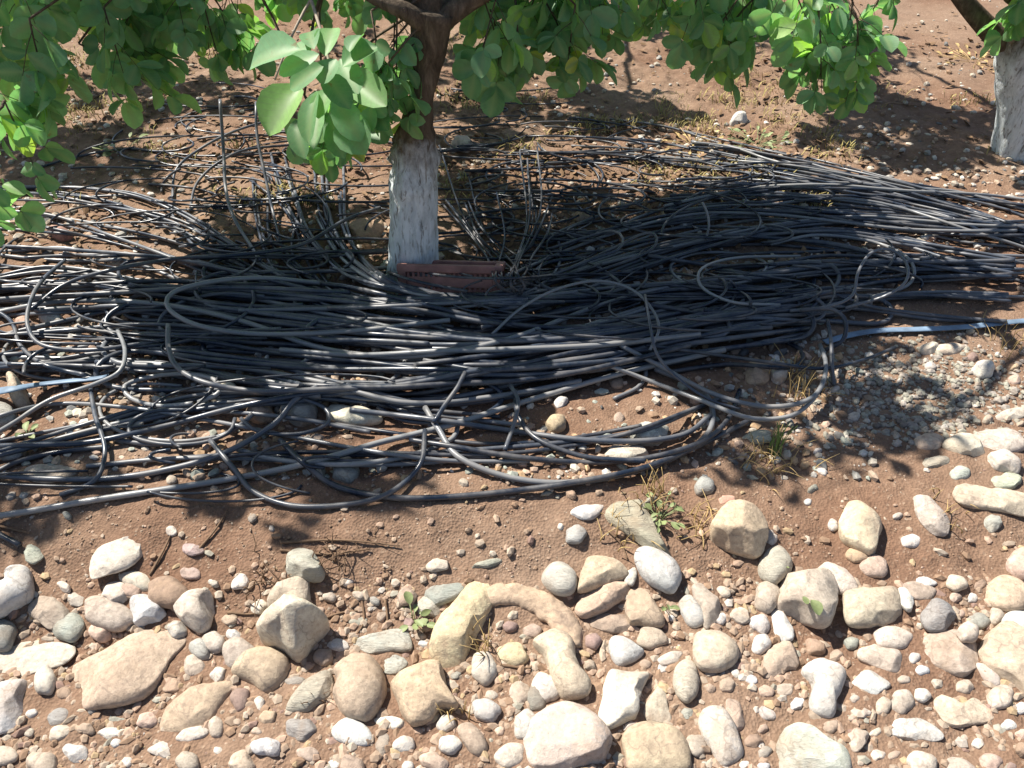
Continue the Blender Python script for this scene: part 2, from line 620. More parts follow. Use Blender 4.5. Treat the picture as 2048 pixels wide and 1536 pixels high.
def build_stone(name, poly, ck, hr, kind, bury=0.42, colour=None):
    """poly: outline as seen; hr: thickness relative to the smaller horizontal size; kind: r round, a angular, f flat"""
    S = closed_smooth(poly)
    S = S.mean(0) + (S - S.mean(0)) * 1.06
    cpx = S.mean(0)
    x0, y0, z0 = px_ground(cpx[0], cpx[1])
    # the stone's own size on the ground
    zc = z0[0] + 0.01
    X, Y = on_plane(S[:, 0], S[:, 1], zc)
    w = min(np.ptp(X), np.ptp(Y) * 0.9)
    H = hr * w * 0.5                               # half thickness
    zc = z0[0] + H * (1 - 2 * bury) * 0.8
    X, Y = on_plane(S[:, 0], S[:, 1], zc)
    cx, cy = (X.min() + X.max()) / 2, (Y.min() + Y.max()) / 2
    X, Y = X - cx, Y - cy
    ag = np.ptp(Y) / 2
    cot = cy / (CAM_H - zc)
    a = math.sqrt(max(ag ** 2 - (0.8 * H * cot) ** 2, (0.68 * ag) ** 2))
    Y = Y * a / ag
    th = np.arctan2(Y, X)
    rr = np.hypot(X, Y)
    o = np.argsort(th)
    th, rr = th[o], rr[o]
    big = max(np.ptp(X), np.ptp(Y))
    lev = 5 if big > 0.10 else (4 if big > 0.03 else 3)
    D, F = ico(lev)
    D = D.copy()
    r = random.Random(int(cpx[0] * 31 + cpx[1] * 17))
    # planar breaks on angular stones
    if kind != 'r':
        for _ in range(7 if kind == 'a' else 4):
            n = np.array([r.gauss(0, 1), r.gauss(0, 1), abs(r.gauss(0, 0.8))])
            n /= np.linalg.norm(n)
            d = r.uniform(0.74, 0.9)
            q = D @ n - d
            D = D - np.where(q > 0, q * 0.97, 0)[:, None] * n
    t = np.arctan2(D[:, 1], D[:, 0])
    hor = np.hypot(D[:, 0], D[:, 1])
    R = np.interp(t, th, rr, period=2 * math.pi)
    p = {'r': 2.15, 'a': 2.6, 'f': 3.2}[kind]
    zz = np.clip(D[:, 2], -1, 1)
    if kind == 'r':
        prof = (1 - np.abs(zz) ** p) ** (1 / p)
        hor2 = prof * np.clip(hor / np.maximum(np.sqrt(1 - zz ** 2), 1e-3), 0, 1)
    else:
        hor2 = hor ** 0.82
    V = np.stack([np.cos(t) * R * hor2, np.sin(t) * R * hor2, zz * H], -1)
    sc = 1.0 / max(w, 0.01)
    sx, sy = r.uniform(0, 99), r.uniform(0, 99)
    amp = {'r': 0.036, 'a': 0.036, 'f': 0.042}[kind] * w * min(1.0, 1.2 / (hr + .4))
    P = V * sc
    n1 = fbm(P[:, 0] * 2.3 + sx + P[:, 2] * 3.1, P[:, 1] * 2.3 + sy - P[:, 2] * 2.2, 3, 3)
    n2 = fbm(P[:, 0] * 9 + sy + P[:, 2] * 8.1, P[:, 1] * 9 + sx - P[:, 2] * 7.2, 13, 3)
    nrm = D / np.maximum(np.linalg.norm(D, axis=1)[:, None], 1e-6)
    V = V + nrm * (amp * 2.0 * n1 + amp * 0.55 * n2)[:, None]
    V[:, 2] += V[:, 0] * r.uniform(-0.10, 0.10) + V[:, 1] * r.uniform(-0.12, 0.06)
    zb = ground(cx, cy)
    V = V + np.array([cx, cy, zb + H * (1 - 2 * bury)])
    o = mesh_obj(name, V, F, CMAT.get(ck, M_STONE))
    hm_stamp(V[V[:, 2] > ground(V[:, 0], V[:, 1])] if len(V) else V)
    recenter(o)
    c = colour or C[ck]
    k = r.uniform(0.9, 1.1)
    o.color = (c[0] * k * r.uniform(0.97, 1.03), c[1] * k, c[2] * k * r.uniform(0.94, 1.06), 1)
    return o


E = ell
# (label, short name used by neighbours, outline in the picture, colour, thickness, kind)
STONES = [
 ('white bent stone lying on red soil at the left edge', 'the white bent stone', [(-25, 1195), (16, 1169), (16, 1140), (40, 1129), (62, 1142), (63, 1190), (34, 1211), (0, 1232), (-25, 1235)], 'WB', .8, 'r'),
 ('flat mottled cream slab lying alone on the bare red bank', 'the mottled cream slab', [(178, 1150), (190, 1103), (232, 1084), (253, 1069), (290, 1061), (293, 1082), (280, 1113), (250, 1134), (206, 1150)], 'C', .28, 'f'),
 ('cream wedge stone behind the small tan dome left of the white angular block', None, E(232, 1187, 62, 44, -20), 'C', .6, 'a'),
 ('cream stone topmost of the left cluster, behind a peach pebble', None, E(272, 1160, 62, 38, 15), 'C', .55, 'r'),
 ('small peach pebble wedged between cream stones of the left cluster', None, E(262, 1181, 40, 26, 10), 'PK', .6, 'r'),
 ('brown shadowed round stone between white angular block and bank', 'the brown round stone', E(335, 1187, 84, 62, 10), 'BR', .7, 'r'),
 ('smooth tan dome stone in the left cluster, left of the white angular block', 'the smooth tan dome', E(219, 1229, 100, 62, 15), 'B', .65, 'r'),
 ('white angular block with a pointed top in the left cluster', 'the white angular block', [(264, 1200), (287, 1190), (311, 1200), (337, 1224), (327, 1237), (272, 1250)], 'WB', .8, 'a'),
 ('upright cream stone with a flat right face and dark shadow', 'the upright cream stone', [(352, 1218), (372, 1192), (400, 1183), (430, 1182), (428, 1212), (415, 1252), (392, 1260), (366, 1242)], 'C', .95, 'a'),
 ('grey-green round stone left of the smooth tan dome', None, E(138, 1256, 62, 58), 'GG', .6, 'r'),
 ('dusty beige lump behind the grey-green round stone on the left', None, E(100, 1222, 78, 62, 10), 'B', .45, 'a'),
 ('peach upright pebble in front of the smooth tan dome', None, E(204, 1262, 44, 48, 15), 'PK', .7, 'a'),
 ('white pebble above the right end of the big flat tan boulder', None, E(356, 1258, 38, 36, 30), 'W', .8, 'a'),
 ('dark grey stone cut by the left edge below the white bent stone', None, E(4, 1271, 52, 64, 10), 'G', .7, 'r'),
 ('small blue-grey slate chip on the red soil near the left edge', None, E(66, 1107, 38, 42, 10), 'GG', .35, 'a'),
 ('upper small mauve stone on the bank right of the mottled slab', None, E(385, 1099, 42, 24), 'P', .5, 'a', (0.36, 0.27, 0.25)),
 ('lower small mauve stone on the bank behind the brown round stone', None, E(381, 1146, 42, 26, 10), 'P', .5, 'a', (0.42, 0.32, 0.29)),
 ('low layered cream slab at the left edge above the oval white pebble', 'the layered cream slab', [(-25, 1297), (60, 1284), (110, 1288), (150, 1300), (140, 1325), (90, 1347), (40, 1354), (-25, 1352)], 'C', .25, 'f'),
 ('big white flat stone cut by the left edge in the bottom corner', 'the white stone in the left bottom corner', [(-35, 1372), (0, 1365), (48, 1360), (55, 1385), (40, 1430), (22, 1457), (-35, 1465)], 'WB', .45, 'f'),
 ('smooth oval white pebble left of the big flat tan boulder', 'the oval white pebble', E(92, 1364, 40, 58, 12), 'W', .8, 'r'),
 ('small grey-brown pebble between oval white pebble and big tan boulder', None, E(128, 1386, 32, 28), 'BR', .6, 'r'),
 ('largest flat tan boulder of the left foreground', 'the big tan boulder', [(150, 1334), (200, 1305), (253, 1273), (306, 1262), (351, 1265), (369, 1286), (343, 1323), (330, 1349), (303, 1384), (264, 1405), (211, 1418), (174, 1415), (163, 1384)], 'T', .42, 'f', (0.41, 0.31, 0.21)),
 ('second flat tan boulder, pointed, below and right of the biggest one', 'the pointed tan boulder', [(322, 1444), (335, 1418), (369, 1386), (411, 1365), (465, 1360), (471, 1376), (448, 1407), (427, 1436), (396, 1457), (356, 1467), (327, 1462)], 'T', .42, 'f', (0.40, 0.30, 0.20)),
 ('light grey dome stone right of the biggest tan boulder', None, E(402, 1299, 38, 44), 'G', .8, 'r', (0.46, 0.46, 0.43)),
 ('beige stone below the light grey dome, right of the biggest tan boulder', None, E(388, 1335, 48, 44), 'B', .6, 'a'),
 ('cream pebble right of the light grey dome', None, E(427, 1285, 46, 40, 20), 'C', .7, 'r'),
 ('white chip left of the big angular cream boulder', None, E(465, 1269, 34, 24, 20), 'W', .7, 'a'),
 ('beige stone tucked behind the heart-shaped ochre stone', None, E(480, 1312, 66, 66, 10), 'B', .7, 'r'),
 ('heart-shaped ochre stone in front of the big angular cream boulder', 'the heart-shaped ochre stone', [(468, 1350), (480, 1325), (500, 1306), (540, 1300), (572, 1310), (577, 1335), (560, 1372), (530, 1389), (505, 1370)], 'O', .75, 'r', (0.48, 0.38, 0.25)),
 ('white chip below left of the heart-shaped ochre stone', None, E(437, 1350, 34, 28, -30), 'W', .7, 'a'),
 ('purple-brown pebble right of the pointed tan boulder', None, E(482, 1400, 38, 46, 10), 'P', .7, 'r'),
 ('thin white pebble right of the purple-brown pebble', None, E(520, 1408, 20, 30), 'W', .7, 'r'),
 ('long pale pebble lying below the pointed tan boulder', None, E(386, 1469, 66, 28, -22), 'C', .6, 'r'),
 ('small upright tan pebble below right of the pointed tan boulder', None, E(433, 1455, 30, 42), 'B', .7, 'r'),
 ('flat white chip below the biggest tan boulder', None, E(232, 1466, 76, 24, -8), 'W', .5, 'a'),
 ('white chip near the bottom left, below the pointed tan boulder', None, E(325, 1497, 52, 30, -10), 'W', .6, 'a'),
 ('cream pebble leaning left of the flat white chip', None, E(122, 1466, 52, 30, -25), 'C', .6, 'a'),
 ('grey-green flake at the foot of the biggest tan boulder', None, E(240, 1434, 64, 24, -5), 'GG', .35, 'f'),
 ('tiny dark grey pebble at the lower left corner of the biggest tan boulder', None, E(184, 1419, 18, 22), 'D', .8, 'r', (0.25, 0.26, 0.27)),
 ('orange crumbly pebble between the two flat tan boulders', None, E(346, 1372, 42, 28, -15), 'OT', .6, 'a'),
 ('big angular cream boulder casting the broad dark shadow', 'the big cream boulder', [(509, 1282), (518, 1240), (535, 1220), (558, 1209), (610, 1209), (655, 1243), (642, 1267), (622, 1292), (602, 1324), (585, 1330), (560, 1305), (530, 1303)], 'C', 1.5, 'a', (0.58, 0.52, 0.39)),
 ('upright beige stone leaning behind the big angular cream boulder', None, [(533, 1212), (548, 1180), (575, 1157), (610, 1155), (625, 1165), (622, 1200), (600, 1216)], 'B', .8, 'a', (0.48, 0.42, 0.31)),
 ('pale grey-green block standing on the bank, topmost behind the cream boulder', None, [(573, 1117), (595, 1101), (630, 1105), (640, 1130), (650, 1150), (640, 1165), (600, 1160), (578, 1150)], 'GG', .8, 'a', (0.42, 0.43, 0.34)),
 ('blue-grey pebble lying inside the big cream boulder\'s shadow', None, E(590, 1363, 38, 20), 'G', .6, 'r'),
 ('pale grey wedge stone against the round pinkish boulder\'s left side', None, [(576, 1422), (600, 1380), (625, 1354), (655, 1343), (666, 1365), (662, 1397), (640, 1412), (610, 1427)], 'G', .55, 'a', (0.45, 0.42, 0.35)),
 ('big smooth round pinkish-brown boulder shaped like a kidney', 'the round pinkish boulder', [(670, 1392), (678, 1363), (671, 1345), (682, 1328), (700, 1314), (718, 1309), (745, 1316), (766, 1347), (771, 1378), (760, 1412), (738, 1440), (716, 1443), (688, 1432)], 'PK', .85, 'r', (0.43, 0.32, 0.23)),
 ('block-shaped ochre boulder right of the round pinkish boulder', 'the ochre block', [(784, 1368), (798, 1347), (832, 1332), (872, 1326), (886, 1347), (908, 1394), (910, 1420), (880, 1418), (862, 1442), (840, 1452), (824, 1454), (806, 1431), (796, 1400)], 'O', .7, 'a', (0.47, 0.36, 0.23)),
 ('flat white oval stone just below the round pinkish boulder', 'the flat white oval', [(666, 1466), (688, 1440), (712, 1440), (737, 1458), (744, 1482), (725, 1492), (685, 1487)], 'WB', .5, 'r'),
 ('white wedge between round pinkish boulder and ochre block', None, E(780, 1447, 60, 30, 5), 'W', .6, 'a'),
 ('round white pebble below the ochre block', None, E(808, 1490, 42, 38), 'W', .7, 'a'),
 ('white pebble with grey bands near the bottom edge', None, E(900, 1490, 44, 38), 'W', .8, 'r'),
 ('smooth tan oval cobble right of the grey-banded white pebble', None, [(916, 1460), (940, 1448), (965, 1470), (975, 1497), (960, 1513), (938, 1502)], 'T', .7, 'r'),
 ('small mottled grey upright pebble left of the round white pebble', None, E(765, 1492, 30, 48, 8), 'G', .7, 'a'),
 ('egg-shaped white stone right of the ochre layered rock', 'the white egg stone', E(968, 1338, 48, 66, 0), 'W', .8, 'r'),
 ('lumpy yellowish rock inside the foot of the curved orange stone', None, E(1023, 1310, 78, 46, 5), 'O', .6, 'a', (0.52, 0.42, 0.22)),
 ('grey-green slate flake left of the ochre layered rock', 'the grey-green slate', [(708, 1284), (740, 1268), (802, 1258), (817, 1275), (820, 1302), (780, 1304), (740, 1307)], 'GG', .45, 'a', (0.44, 0.48, 0.41)),
 ('smaller grey-green slate flake just below the larger one', None, E(786, 1328, 54, 42), 'GG', .4, 'a', (0.42, 0.46, 0.40)),
 ('little pale flake on soil right of the big cream boulder\'s top', None, E(714, 1241, 38, 24), 'GG', .5, 'a'),
 ('crumbled grey-green rock behind the ochre layered rock', None, E(885, 1186, 84, 46, -12), 'GG', .5, 'a'),
 ('pale grey rock between the small weed and the ochre layered rock', None, E(858, 1214, 50, 44), 'GG', .6, 'a', (0.48, 0.48, 0.42)),
 ('tilted yellow-ochre layered rock forming the left of the arch', 'the ochre layered rock', [(864, 1292), (878, 1250), (898, 1218), (935, 1183), (970, 1166), (996, 1168), (990, 1215), (968, 1252), (942, 1292), (927, 1329), (895, 1334), (870, 1317)], 'O', .6, 'a', (0.52, 0.43, 0.25)),
 ('bone-shaped beige stone with a narrow waist', 'the bone-shaped stone', [(1074, 1278), (1105, 1264), (1132, 1271), (1146, 1291), (1150, 1326), (1163, 1355), (1177, 1370), (1172, 1394), (1148, 1402), (1127, 1399), (1109, 1373), (1100, 1336), (1084, 1305), (1069, 1294)], 'B', .7, 'r', (0.50, 0.43, 0.30)),
 ('white stone half hidden behind the dark grey oval cobble', None, E(1090, 1378, 54, 64, 20), 'W', .6, 'r'),
 ('dark grey oval cobble leaning on a white stone', 'the dark grey oval', E(1073, 1395, 38, 62, 5), 'D', .8, 'r', (0.27, 0.27, 0.24)),
 ('pale beige stone left of the dark grey oval cobble', None, E(1040, 1388, 42, 50), 'B', .6, 'a'),
 ('bright white stone left of the pinkish-white boulder', None, E(1050, 1450, 44, 58, 10), 'W', .7, 'r'),
 ('big pinkish-white boulder with rough front at the bottom centre', 'the pinkish-white boulder', [(1058, 1502), (1053, 1468), (1068, 1436), (1100, 1416), (1132, 1408), (1168, 1421), (1197, 1444), (1217, 1478), (1220, 1512), (1207, 1534), (1120, 1549), (1070, 1534)], 'M', .6, 'a'),
 ('pale square block right of the bone-shaped stone', 'the pale square block', [(1200, 1418), (1208, 1384), (1221, 1347), (1253, 1342), (1285, 1342), (1295, 1352), (1282, 1384), (1282, 1428), (1253, 1442), (1219, 1457), (1202, 1442)], 'M', .55, 'a', (0.60, 0.56, 0.49)),
 ('triangular grey-beige stone right of the pale square block', None, [(1283, 1417), (1300, 1388), (1325, 1373), (1337, 1410), (1342, 1442), (1310, 1450), (1290, 1437)], 'B', .5, 'a', (0.42, 0.37, 0.30)),
 ('big smooth tan boulder at the bottom, right of the pinkish-white one', 'the bottom tan boulder', [(1246, 1475), (1265, 1453), (1300, 1446), (1340, 1453), (1367, 1480), (1377, 1512), (1367, 1545), (1270, 1545), (1253, 1507)], 'B', .55, 'r', (0.45, 0.36, 0.23)),
 ('heart-shaped white stone above the pale square block', None, [(1219, 1300), (1225, 1278), (1250, 1278), (1277, 1295), (1286, 1307), (1260, 1327), (1235, 1330)], 'WB', .65, 'r'),
 ('standing oval stone, grey and pink, with a crescent shadow on mud', 'the standing oval stone', [(1346, 1365), (1352, 1335), (1370, 1320), (1390, 1330), (1397, 1360), (1392, 1390), (1374, 1407), (1356, 1395)], 'G', .8, 'r', (0.50, 0.46, 0.39)),
 ('big round beige cobble up and right of the standing oval stone', 'the round beige cobble', [(1386, 1300), (1395, 1268), (1435, 1263), (1467, 1285), (1474, 1310), (1462, 1335), (1430, 1347), (1398, 1337)], 'C', .65, 'r', (0.53, 0.46, 0.34)),
 ('tan dome stone between heart-shaped white stone and round beige cobble', None, E(1303, 1276, 56, 46), 'B', .55, 'r'),
 ('flat cream pebble above left of the standing oval stone', None, E(1341, 1317, 50, 26, -20), 'C', .5, 'r'),
 ('white chip directly left of the standing oval stone', None, E(1327, 1337, 36, 20), 'W', .6, 'a'),
 ('tall white stone in a row at the bottom, left of the mud patch', 'the tall white stone', [(1400, 1457), (1408, 1423), (1440, 1418), (1460, 1440), (1477, 1480), (1482, 1512), (1450, 1532), (1425, 1502)], 'W', .7, 'r'),
 ('upright tan stone right of the tall white stone', None, E(1469, 1430, 40, 64, -8), 'T', .6, 'a'),
 ('beige cobble left of the tall white stone', None, E(1392, 1490, 44, 44), 'B', .5, 'r'),
 ('tapered grey-green slab lying beside the pale green weed', 'the tapered slab', [(1206, 1026), (1227, 1006), (1280, 1003), (1300, 1034), (1318, 1053), (1345, 1098), (1342, 1113), (1316, 1102), (1290, 1092), (1253, 1071), (1217, 1047)], 'GG', .3, 'f', (0.40, 0.39, 0.28)),
 ('white oval boulder below the tapered grey-green slab', 'the white oval boulder', [(1269, 1117), (1285, 1101), (1310, 1101), (1347, 1125), (1360, 1150), (1357, 1170), (1345, 1185), (1310, 1172), (1285, 1150)], 'WB', .7, 'r'),
 ('round grey cobble above the right shoulder of the curved orange stone', 'the round grey cobble', [(1086, 1160), (1098, 1130), (1125, 1126), (1150, 1150), (1152, 1175), (1140, 1192), (1110, 1187)], 'GG', .75, 'r', (0.43, 0.42, 0.36)),
 ('flat-topped tan block right of the round grey cobble', None, [(1158, 1177), (1170, 1130), (1185, 1116), (1240, 1123), (1260, 1150), (1215, 1170), (1165, 1184)], 'T', .6, 'a', (0.43, 0.35, 0.25)),
 ('peach wedge stone leaning on the flat-topped tan block', None, [(1153, 1217), (1170, 1190), (1200, 1163), (1235, 1153), (1260, 1165), (1262, 1180), (1230, 1212), (1190, 1230), (1165, 1234)], 'PK', .6, 'a', (0.50, 0.36, 0.24)),
 ('trapezoid tan stone below the white oval boulder', None, [(1251, 1190), (1270, 1178), (1295, 1183), (1312, 1215), (1327, 1240), (1320, 1255), (1280, 1252), (1256, 1250)], 'T', .6, 'a', (0.45, 0.34, 0.22)),
 ('slim white pebble left of the white oval boulder', None, E(1262, 1154, 24, 38, 10), 'W', .7, 'r'),
 ('broken-faced tan chunk below the peach wedge stone', None, E(1225, 1246, 84, 40, 3), 'T', .5, 'a'),
 ('bluish white oval below right of the white oval boulder', None, [(1358, 1210), (1370, 1193), (1385, 1198), (1407, 1235), (1402, 1252), (1378, 1249)], 'WB', .8, 'r'),
 ('long beige wedge right of the bluish white oval', None, [(1383, 1180), (1398, 1170), (1420, 1185), (1437, 1200), (1442, 1225), (1432, 1242), (1412, 1254), (1400, 1222)], 'B', .7, 'a'),
 ('big tan boulder standing alone on the soil right of the weed', 'the lone tan boulder', [(1416, 1072), (1428, 1038), (1445, 1013), (1475, 1007), (1507, 1025), (1527, 1055), (1532, 1087), (1522, 1116), (1490, 1111), (1450, 1098), (1423, 1087)], 'C', .95, 'a', (0.56, 0.43, 0.26)),
 ('square cream stone in the row below the lone tan boulder', None, E(1478, 1232, 46, 34, 5), 'C', .6, 'a'),
 ('upper of two round white stones beside the row of cobbles', None, E(1519, 1250, 40, 38), 'W', .7, 'r'),
 ('lower of two round white stones beside the row of cobbles', None, E(1521, 1290, 36, 42, 20), 'W', .7, 'r'),
 ('little white pebble left of the square cream stone', None, E(1440, 1238, 26, 24), 'W', .7, 'r'),
 ('grey oval cobble with a tuft of moss on it', 'the mossy oval cobble', [(1518, 1130), (1530, 1103), (1555, 1094), (1574, 1110), (1584, 1135), (1562, 1162), (1545, 1169), (1523, 1152)], 'GG', .7, 'r', (0.44, 0.42, 0.33)),
 ('plain tan oval cobble below the mossy one', None, E(1534, 1195, 52, 60, 5), 'B', .7, 'r'),
 ('big grey-beige boulder carrying a bright green leaf', 'the leaf-topped boulder', [(1556, 1195), (1565, 1158), (1590, 1138), (1640, 1138), (1667, 1165), (1670, 1202), (1662, 1248), (1635, 1253), (1590, 1232), (1560, 1217)], 'B', .8, 'a', (0.46, 0.41, 0.32)),
 ('tilted cream slab behind the leaf-topped boulder', None, [(1632, 1143), (1660, 1125), (1690, 1138), (1712, 1165), (1712, 1187), (1680, 1187), (1658, 1162)], 'C', .45, 'f'),
 ('big square beige block right of the leaf-topped boulder', 'the square beige block', [(1688, 1200), (1700, 1180), (1760, 1173), (1797, 1183), (1797, 1242), (1750, 1252), (1698, 1250)], 'C', .55, 'a', (0.50, 0.43, 0.30)),
 ('two-toned tan and white boulder standing on the bare soil', 'the two-toned boulder', [(1678, 1052), (1690, 1013), (1705, 1006), (1725, 1013), (1752, 1035), (1762, 1055), (1760, 1092), (1750, 1107), (1735, 1107), (1700, 1092), (1683, 1077)], 'C', .75, 'a', (0.56, 0.47, 0.33)),
 ('small ochre stone tucked under the two-toned boulder', None, E(1713, 1110, 42, 34, 15), 'OT', .6, 'r', (0.46, 0.32, 0.18)),
 ('pinkish tan stone with a curved dark shadow below the two-toned boulder', None, E(1748, 1134, 56, 42, 8), 'PK', .6, 'r'),
 ('long pale stone lying diagonally on the bare soil to the right', 'the long diagonal stone', [(1826, 1000), (1850, 996), (1872, 1015), (1897, 1045), (1892, 1067), (1870, 1067), (1838, 1040)], 'C', .55, 'a'),
 ('white pebble on bare soil below the long diagonal stone', None, E(1822, 1083, 40, 26), 'W', .6, 'r'),
 ('small white egg pebble left of the two-toned boulder', None, E(1666, 1051, 20, 26, -10), 'W', .7, 'r'),
 ('speckled white pebble right of the lone tan boulder', None, E(1541, 1076, 24, 32), 'W', .7, 'a'),
 ('long flat beige slab cut by the right edge', 'the right-edge slab', [(1908, 990), (1925, 968), (1980, 973), (2070, 992), (2070, 1028), (2000, 1022), (1930, 1012)], 'C', .4, 'f', (0.52, 0.45, 0.32)),
 ('blue-grey crumbly stone below the long flat slab near the right edge', None, E(1985, 1045, 36, 38), 'GG', .6, 'a', (0.44, 0.48, 0.45)),
 ('peach boulder cut by the right edge, resting on the tan one below', None, [(2013, 1130), (2022, 1103), (2050, 1098), (2085, 1110), (2085, 1165), (2040, 1158)], 'PK', .8, 'r'),
 ('tan disc-like boulder at the right edge under the peach one', None, [(1971, 1190), (1980, 1163), (2010, 1153), (2042, 1170), (2065, 1200), (2040, 1222), (1990, 1216)], 'T', .6, 'r', (0.46, 0.35, 0.23)),
 ('white pebble slanting beside the square beige block', None, E(1809, 1195, 36, 54, -25), 'W', .7, 'a'),
 ('flat white stone peeking out behind a tan stone right of centre', None, E(1848, 1165, 44, 22, 8), 'WB', .5, 'r'),
 ('low tan stone in front of the peeking white one', None, E(1838, 1182, 64, 32, 12), 'T', .45, 'r'),
 ('dark grey fractured rock on the right', 'the grey fractured rock', [(1842, 1240), (1850, 1208), (1880, 1198), (1903, 1210), (1908, 1240), (1890, 1262), (1858, 1262)], 'G', .7, 'a', (0.30, 0.32, 0.32)),
 ('bright white stone at the right edge above the huge beige boulder', None, [(2003, 1245), (2015, 1225), (2045, 1222), (2075, 1230), (2075, 1265), (2035, 1268)], 'WB', .7, 'r'),
 ('small upright beige pebble left of the bright white edge stone', None, E(1991, 1232, 26, 36), 'B', .7, 'r'),
 ('grey-green pebble left of the huge beige boulder\'s top', None, E(1955, 1243, 46, 32), 'GG', .6, 'r'),
 ('cream oval cobble above the beige one, right of centre', None, E(1785, 1277, 76, 46, 3), 'C', .6, 'r'),
 ('dull beige boulder beneath the cream oval cobble', None, [(1718, 1312), (1730, 1288), (1790, 1297), (1802, 1332), (1785, 1347), (1735, 1327)], 'B', .5, 'a'),
 ('flat grey-pink boulder with a small cream stone on top', 'the flat grey-pink boulder', [(1846, 1290), (1870, 1263), (1935, 1268), (1952, 1300), (1952, 1342), (1935, 1359), (1910, 1352), (1863, 1327)], 'PK', .4, 'f', (0.42, 0.35, 0.28)),
 ('small cream stone resting on the flat grey-pink boulder', None, E(1930, 1275, 42, 38, -20), 'C', .8, 'r', None, 0.02),
 ('huge beige boulder cut by the right edge', 'the huge right-edge boulder', [(1953, 1290), (1970, 1253), (2030, 1248), (2080, 1260), (2080, 1390), (2020, 1367), (1983, 1342)], 'C', .5, 'f', (0.50, 0.41, 0.29)),
 ('white mushroom-shaped stone on the red mud', 'the white mushroom stone', [(1606, 1347), (1619, 1326), (1645, 1321), (1678, 1335), (1689, 1355), (1679, 1384), (1668, 1405), (1668, 1428), (1656, 1436), (1629, 1428), (1619, 1405), (1625, 1373)], 'W', .7, 'r'),
 ('blocky tan stone above left of the white mushroom-shaped stone', None, [(1526, 1330), (1540, 1293), (1565, 1283), (1592, 1295), (1602, 1330), (1570, 1347), (1533, 1360)], 'T', .55, 'a'),
 ('slanting long white stone above the blocky tan one', None, [(1536, 1235), (1555, 1223), (1577, 1245), (1590, 1282), (1570, 1287), (1548, 1270)], 'WB', .7, 'a'),
 ('greenish white oval right of the white mushroom-shaped stone', None, [(1703, 1365), (1720, 1346), (1745, 1345), (1777, 1370), (1762, 1392), (1720, 1390)], 'WB', .6, 'a'),
 ('larger tan cobble of the pair below the greenish white oval', None, E(1803, 1405, 46, 52, 10), 'B', .6, 'r'),
 ('smaller tan cobble of the pair below the greenish white oval', None, E(1764, 1413, 32, 38), 'B', .6, 'r'),
 ('little white pebble on mud right of the tan cobble pair', None, E(1844, 1391, 34, 28, 15), 'W', .7, 'r'),
 ('notched brown and white slab lying on the red mud at right', 'the notched slab', [(1870, 1412), (1885, 1391), (1920, 1405), (1950, 1398), (1984, 1435), (1935, 1452), (1900, 1452)], 'B', .35, 'f', (0.45, 0.38, 0.30)),
 ('broad white stone with grey cracks, bottom right', 'the cracked white stone', [(1773, 1460), (1790, 1441), (1840, 1438), (1883, 1465), (1872, 1482), (1800, 1482)], 'WB', .55, 'a'),
 ('narrow white stone along the huge beige boulder\'s lower left side', None, E(1976, 1350, 64, 22, 42), 'W', .6, 'r'),
 ('cream cobble below the narrow white stone near the right edge', None, E(2000, 1395, 48, 52, 30), 'C', .6, 'r'),
 ('large pale grey-green boulder cut by the bottom edge', 'the grey-green bottom boulder', [(1556, 1512), (1563, 1475), (1588, 1451), (1620, 1453), (1662, 1480), (1694, 1500), (1700, 1545), (1680, 1562), (1570, 1562)], 'GG', .6, 'a', (0.50, 0.54, 0.45)),
 ('small crescent-shaped white pebble half sunk in the red mud', None, E(1533, 1427, 38, 26, 25), 'W', .5, 'r'),
 ('pink cube-like pebble left of the white mushroom-shaped stone', None, E(1530, 1383, 32, 28), 'PK', .6, 'a'),
 ('tan half-buried pebble right of the pink cube-like one', None, E(1567, 1379, 40, 28), 'B', .5, 'r'),
 # middle and back
 ('big cream-white boulder on the right, above the beige slab', 'the cream-white boulder', [(1888, 892), (1905, 873), (1940, 870), (1967, 895), (1974, 912), (1930, 915)], 'W', .7, 'a', (0.66, 0.60, 0.48)),
 ('smooth beige slab reaching the right edge behind the white stone', None, E(1992, 886, 116, 46, 4), 'C', .45, 'r'),
 ('white angular stone in front of the beige slab near the right edge', None, E(2008, 925, 74, 38, 20), 'W', .6, 'a'),
 ('peach stone left of the cream-white boulder', None, E(1858, 886, 56, 34), 'PK', .6, 'r', (0.54, 0.40, 0.26)),
 ('round grey-green stone alone on soil below the cream-white boulder', None, E(1919, 950, 40, 30), 'GG', .7, 'r', (0.45, 0.48, 0.40)),
 ('flat grey-green stone left of the cream-white boulder\'s foot', None, E(1868, 926, 58, 28, -15), 'GG', .5, 'a', (0.47, 0.45, 0.36)),
 ('pale green stone at the right edge above the long flat slab', None, E(2012, 962, 66, 36), 'GG', .5, 'a', (0.46, 0.50, 0.40)),
 ('white lump above the grey gravel patch at the right', None, E(1967, 740, 50, 36, 15), 'W', .8, 'a'),
 ('long cream stone at the right edge above the grey gravel', None, E(2026, 830, 80, 24, -8), 'C', .5, 'a'),
 ('cream stone beside the blue hose\'s right end', None, E(1898, 700, 62, 22), 'C', .6, 'r'),
 ('paler rough stone left of the cream one by the blue hose', None, E(1858, 700, 36, 28), 'C', .7, 'a'),
 ('beige upright stone under the looping hoses at the right', None, E(1557, 748, 36, 44), 'C', .9, 'a'),
 ('ochre stone beneath the right loop of hoses', None, E(1516, 748, 58, 52), 'OT', .8, 'a'),
 ('cream flat stone under the foreground hose loop', None, E(1250, 905, 84, 36), 'C', .6, 'a'),
 ('grey-green block inside the right foreground hose loop', None, E(1298, 868, 76, 48, -8), 'GG', .7, 'a', (0.46, 0.49, 0.43)),
 ('ochre pebble inside the foreground loop of hose', None, E(1112, 850, 40, 38), 'O', .9, 'r'),
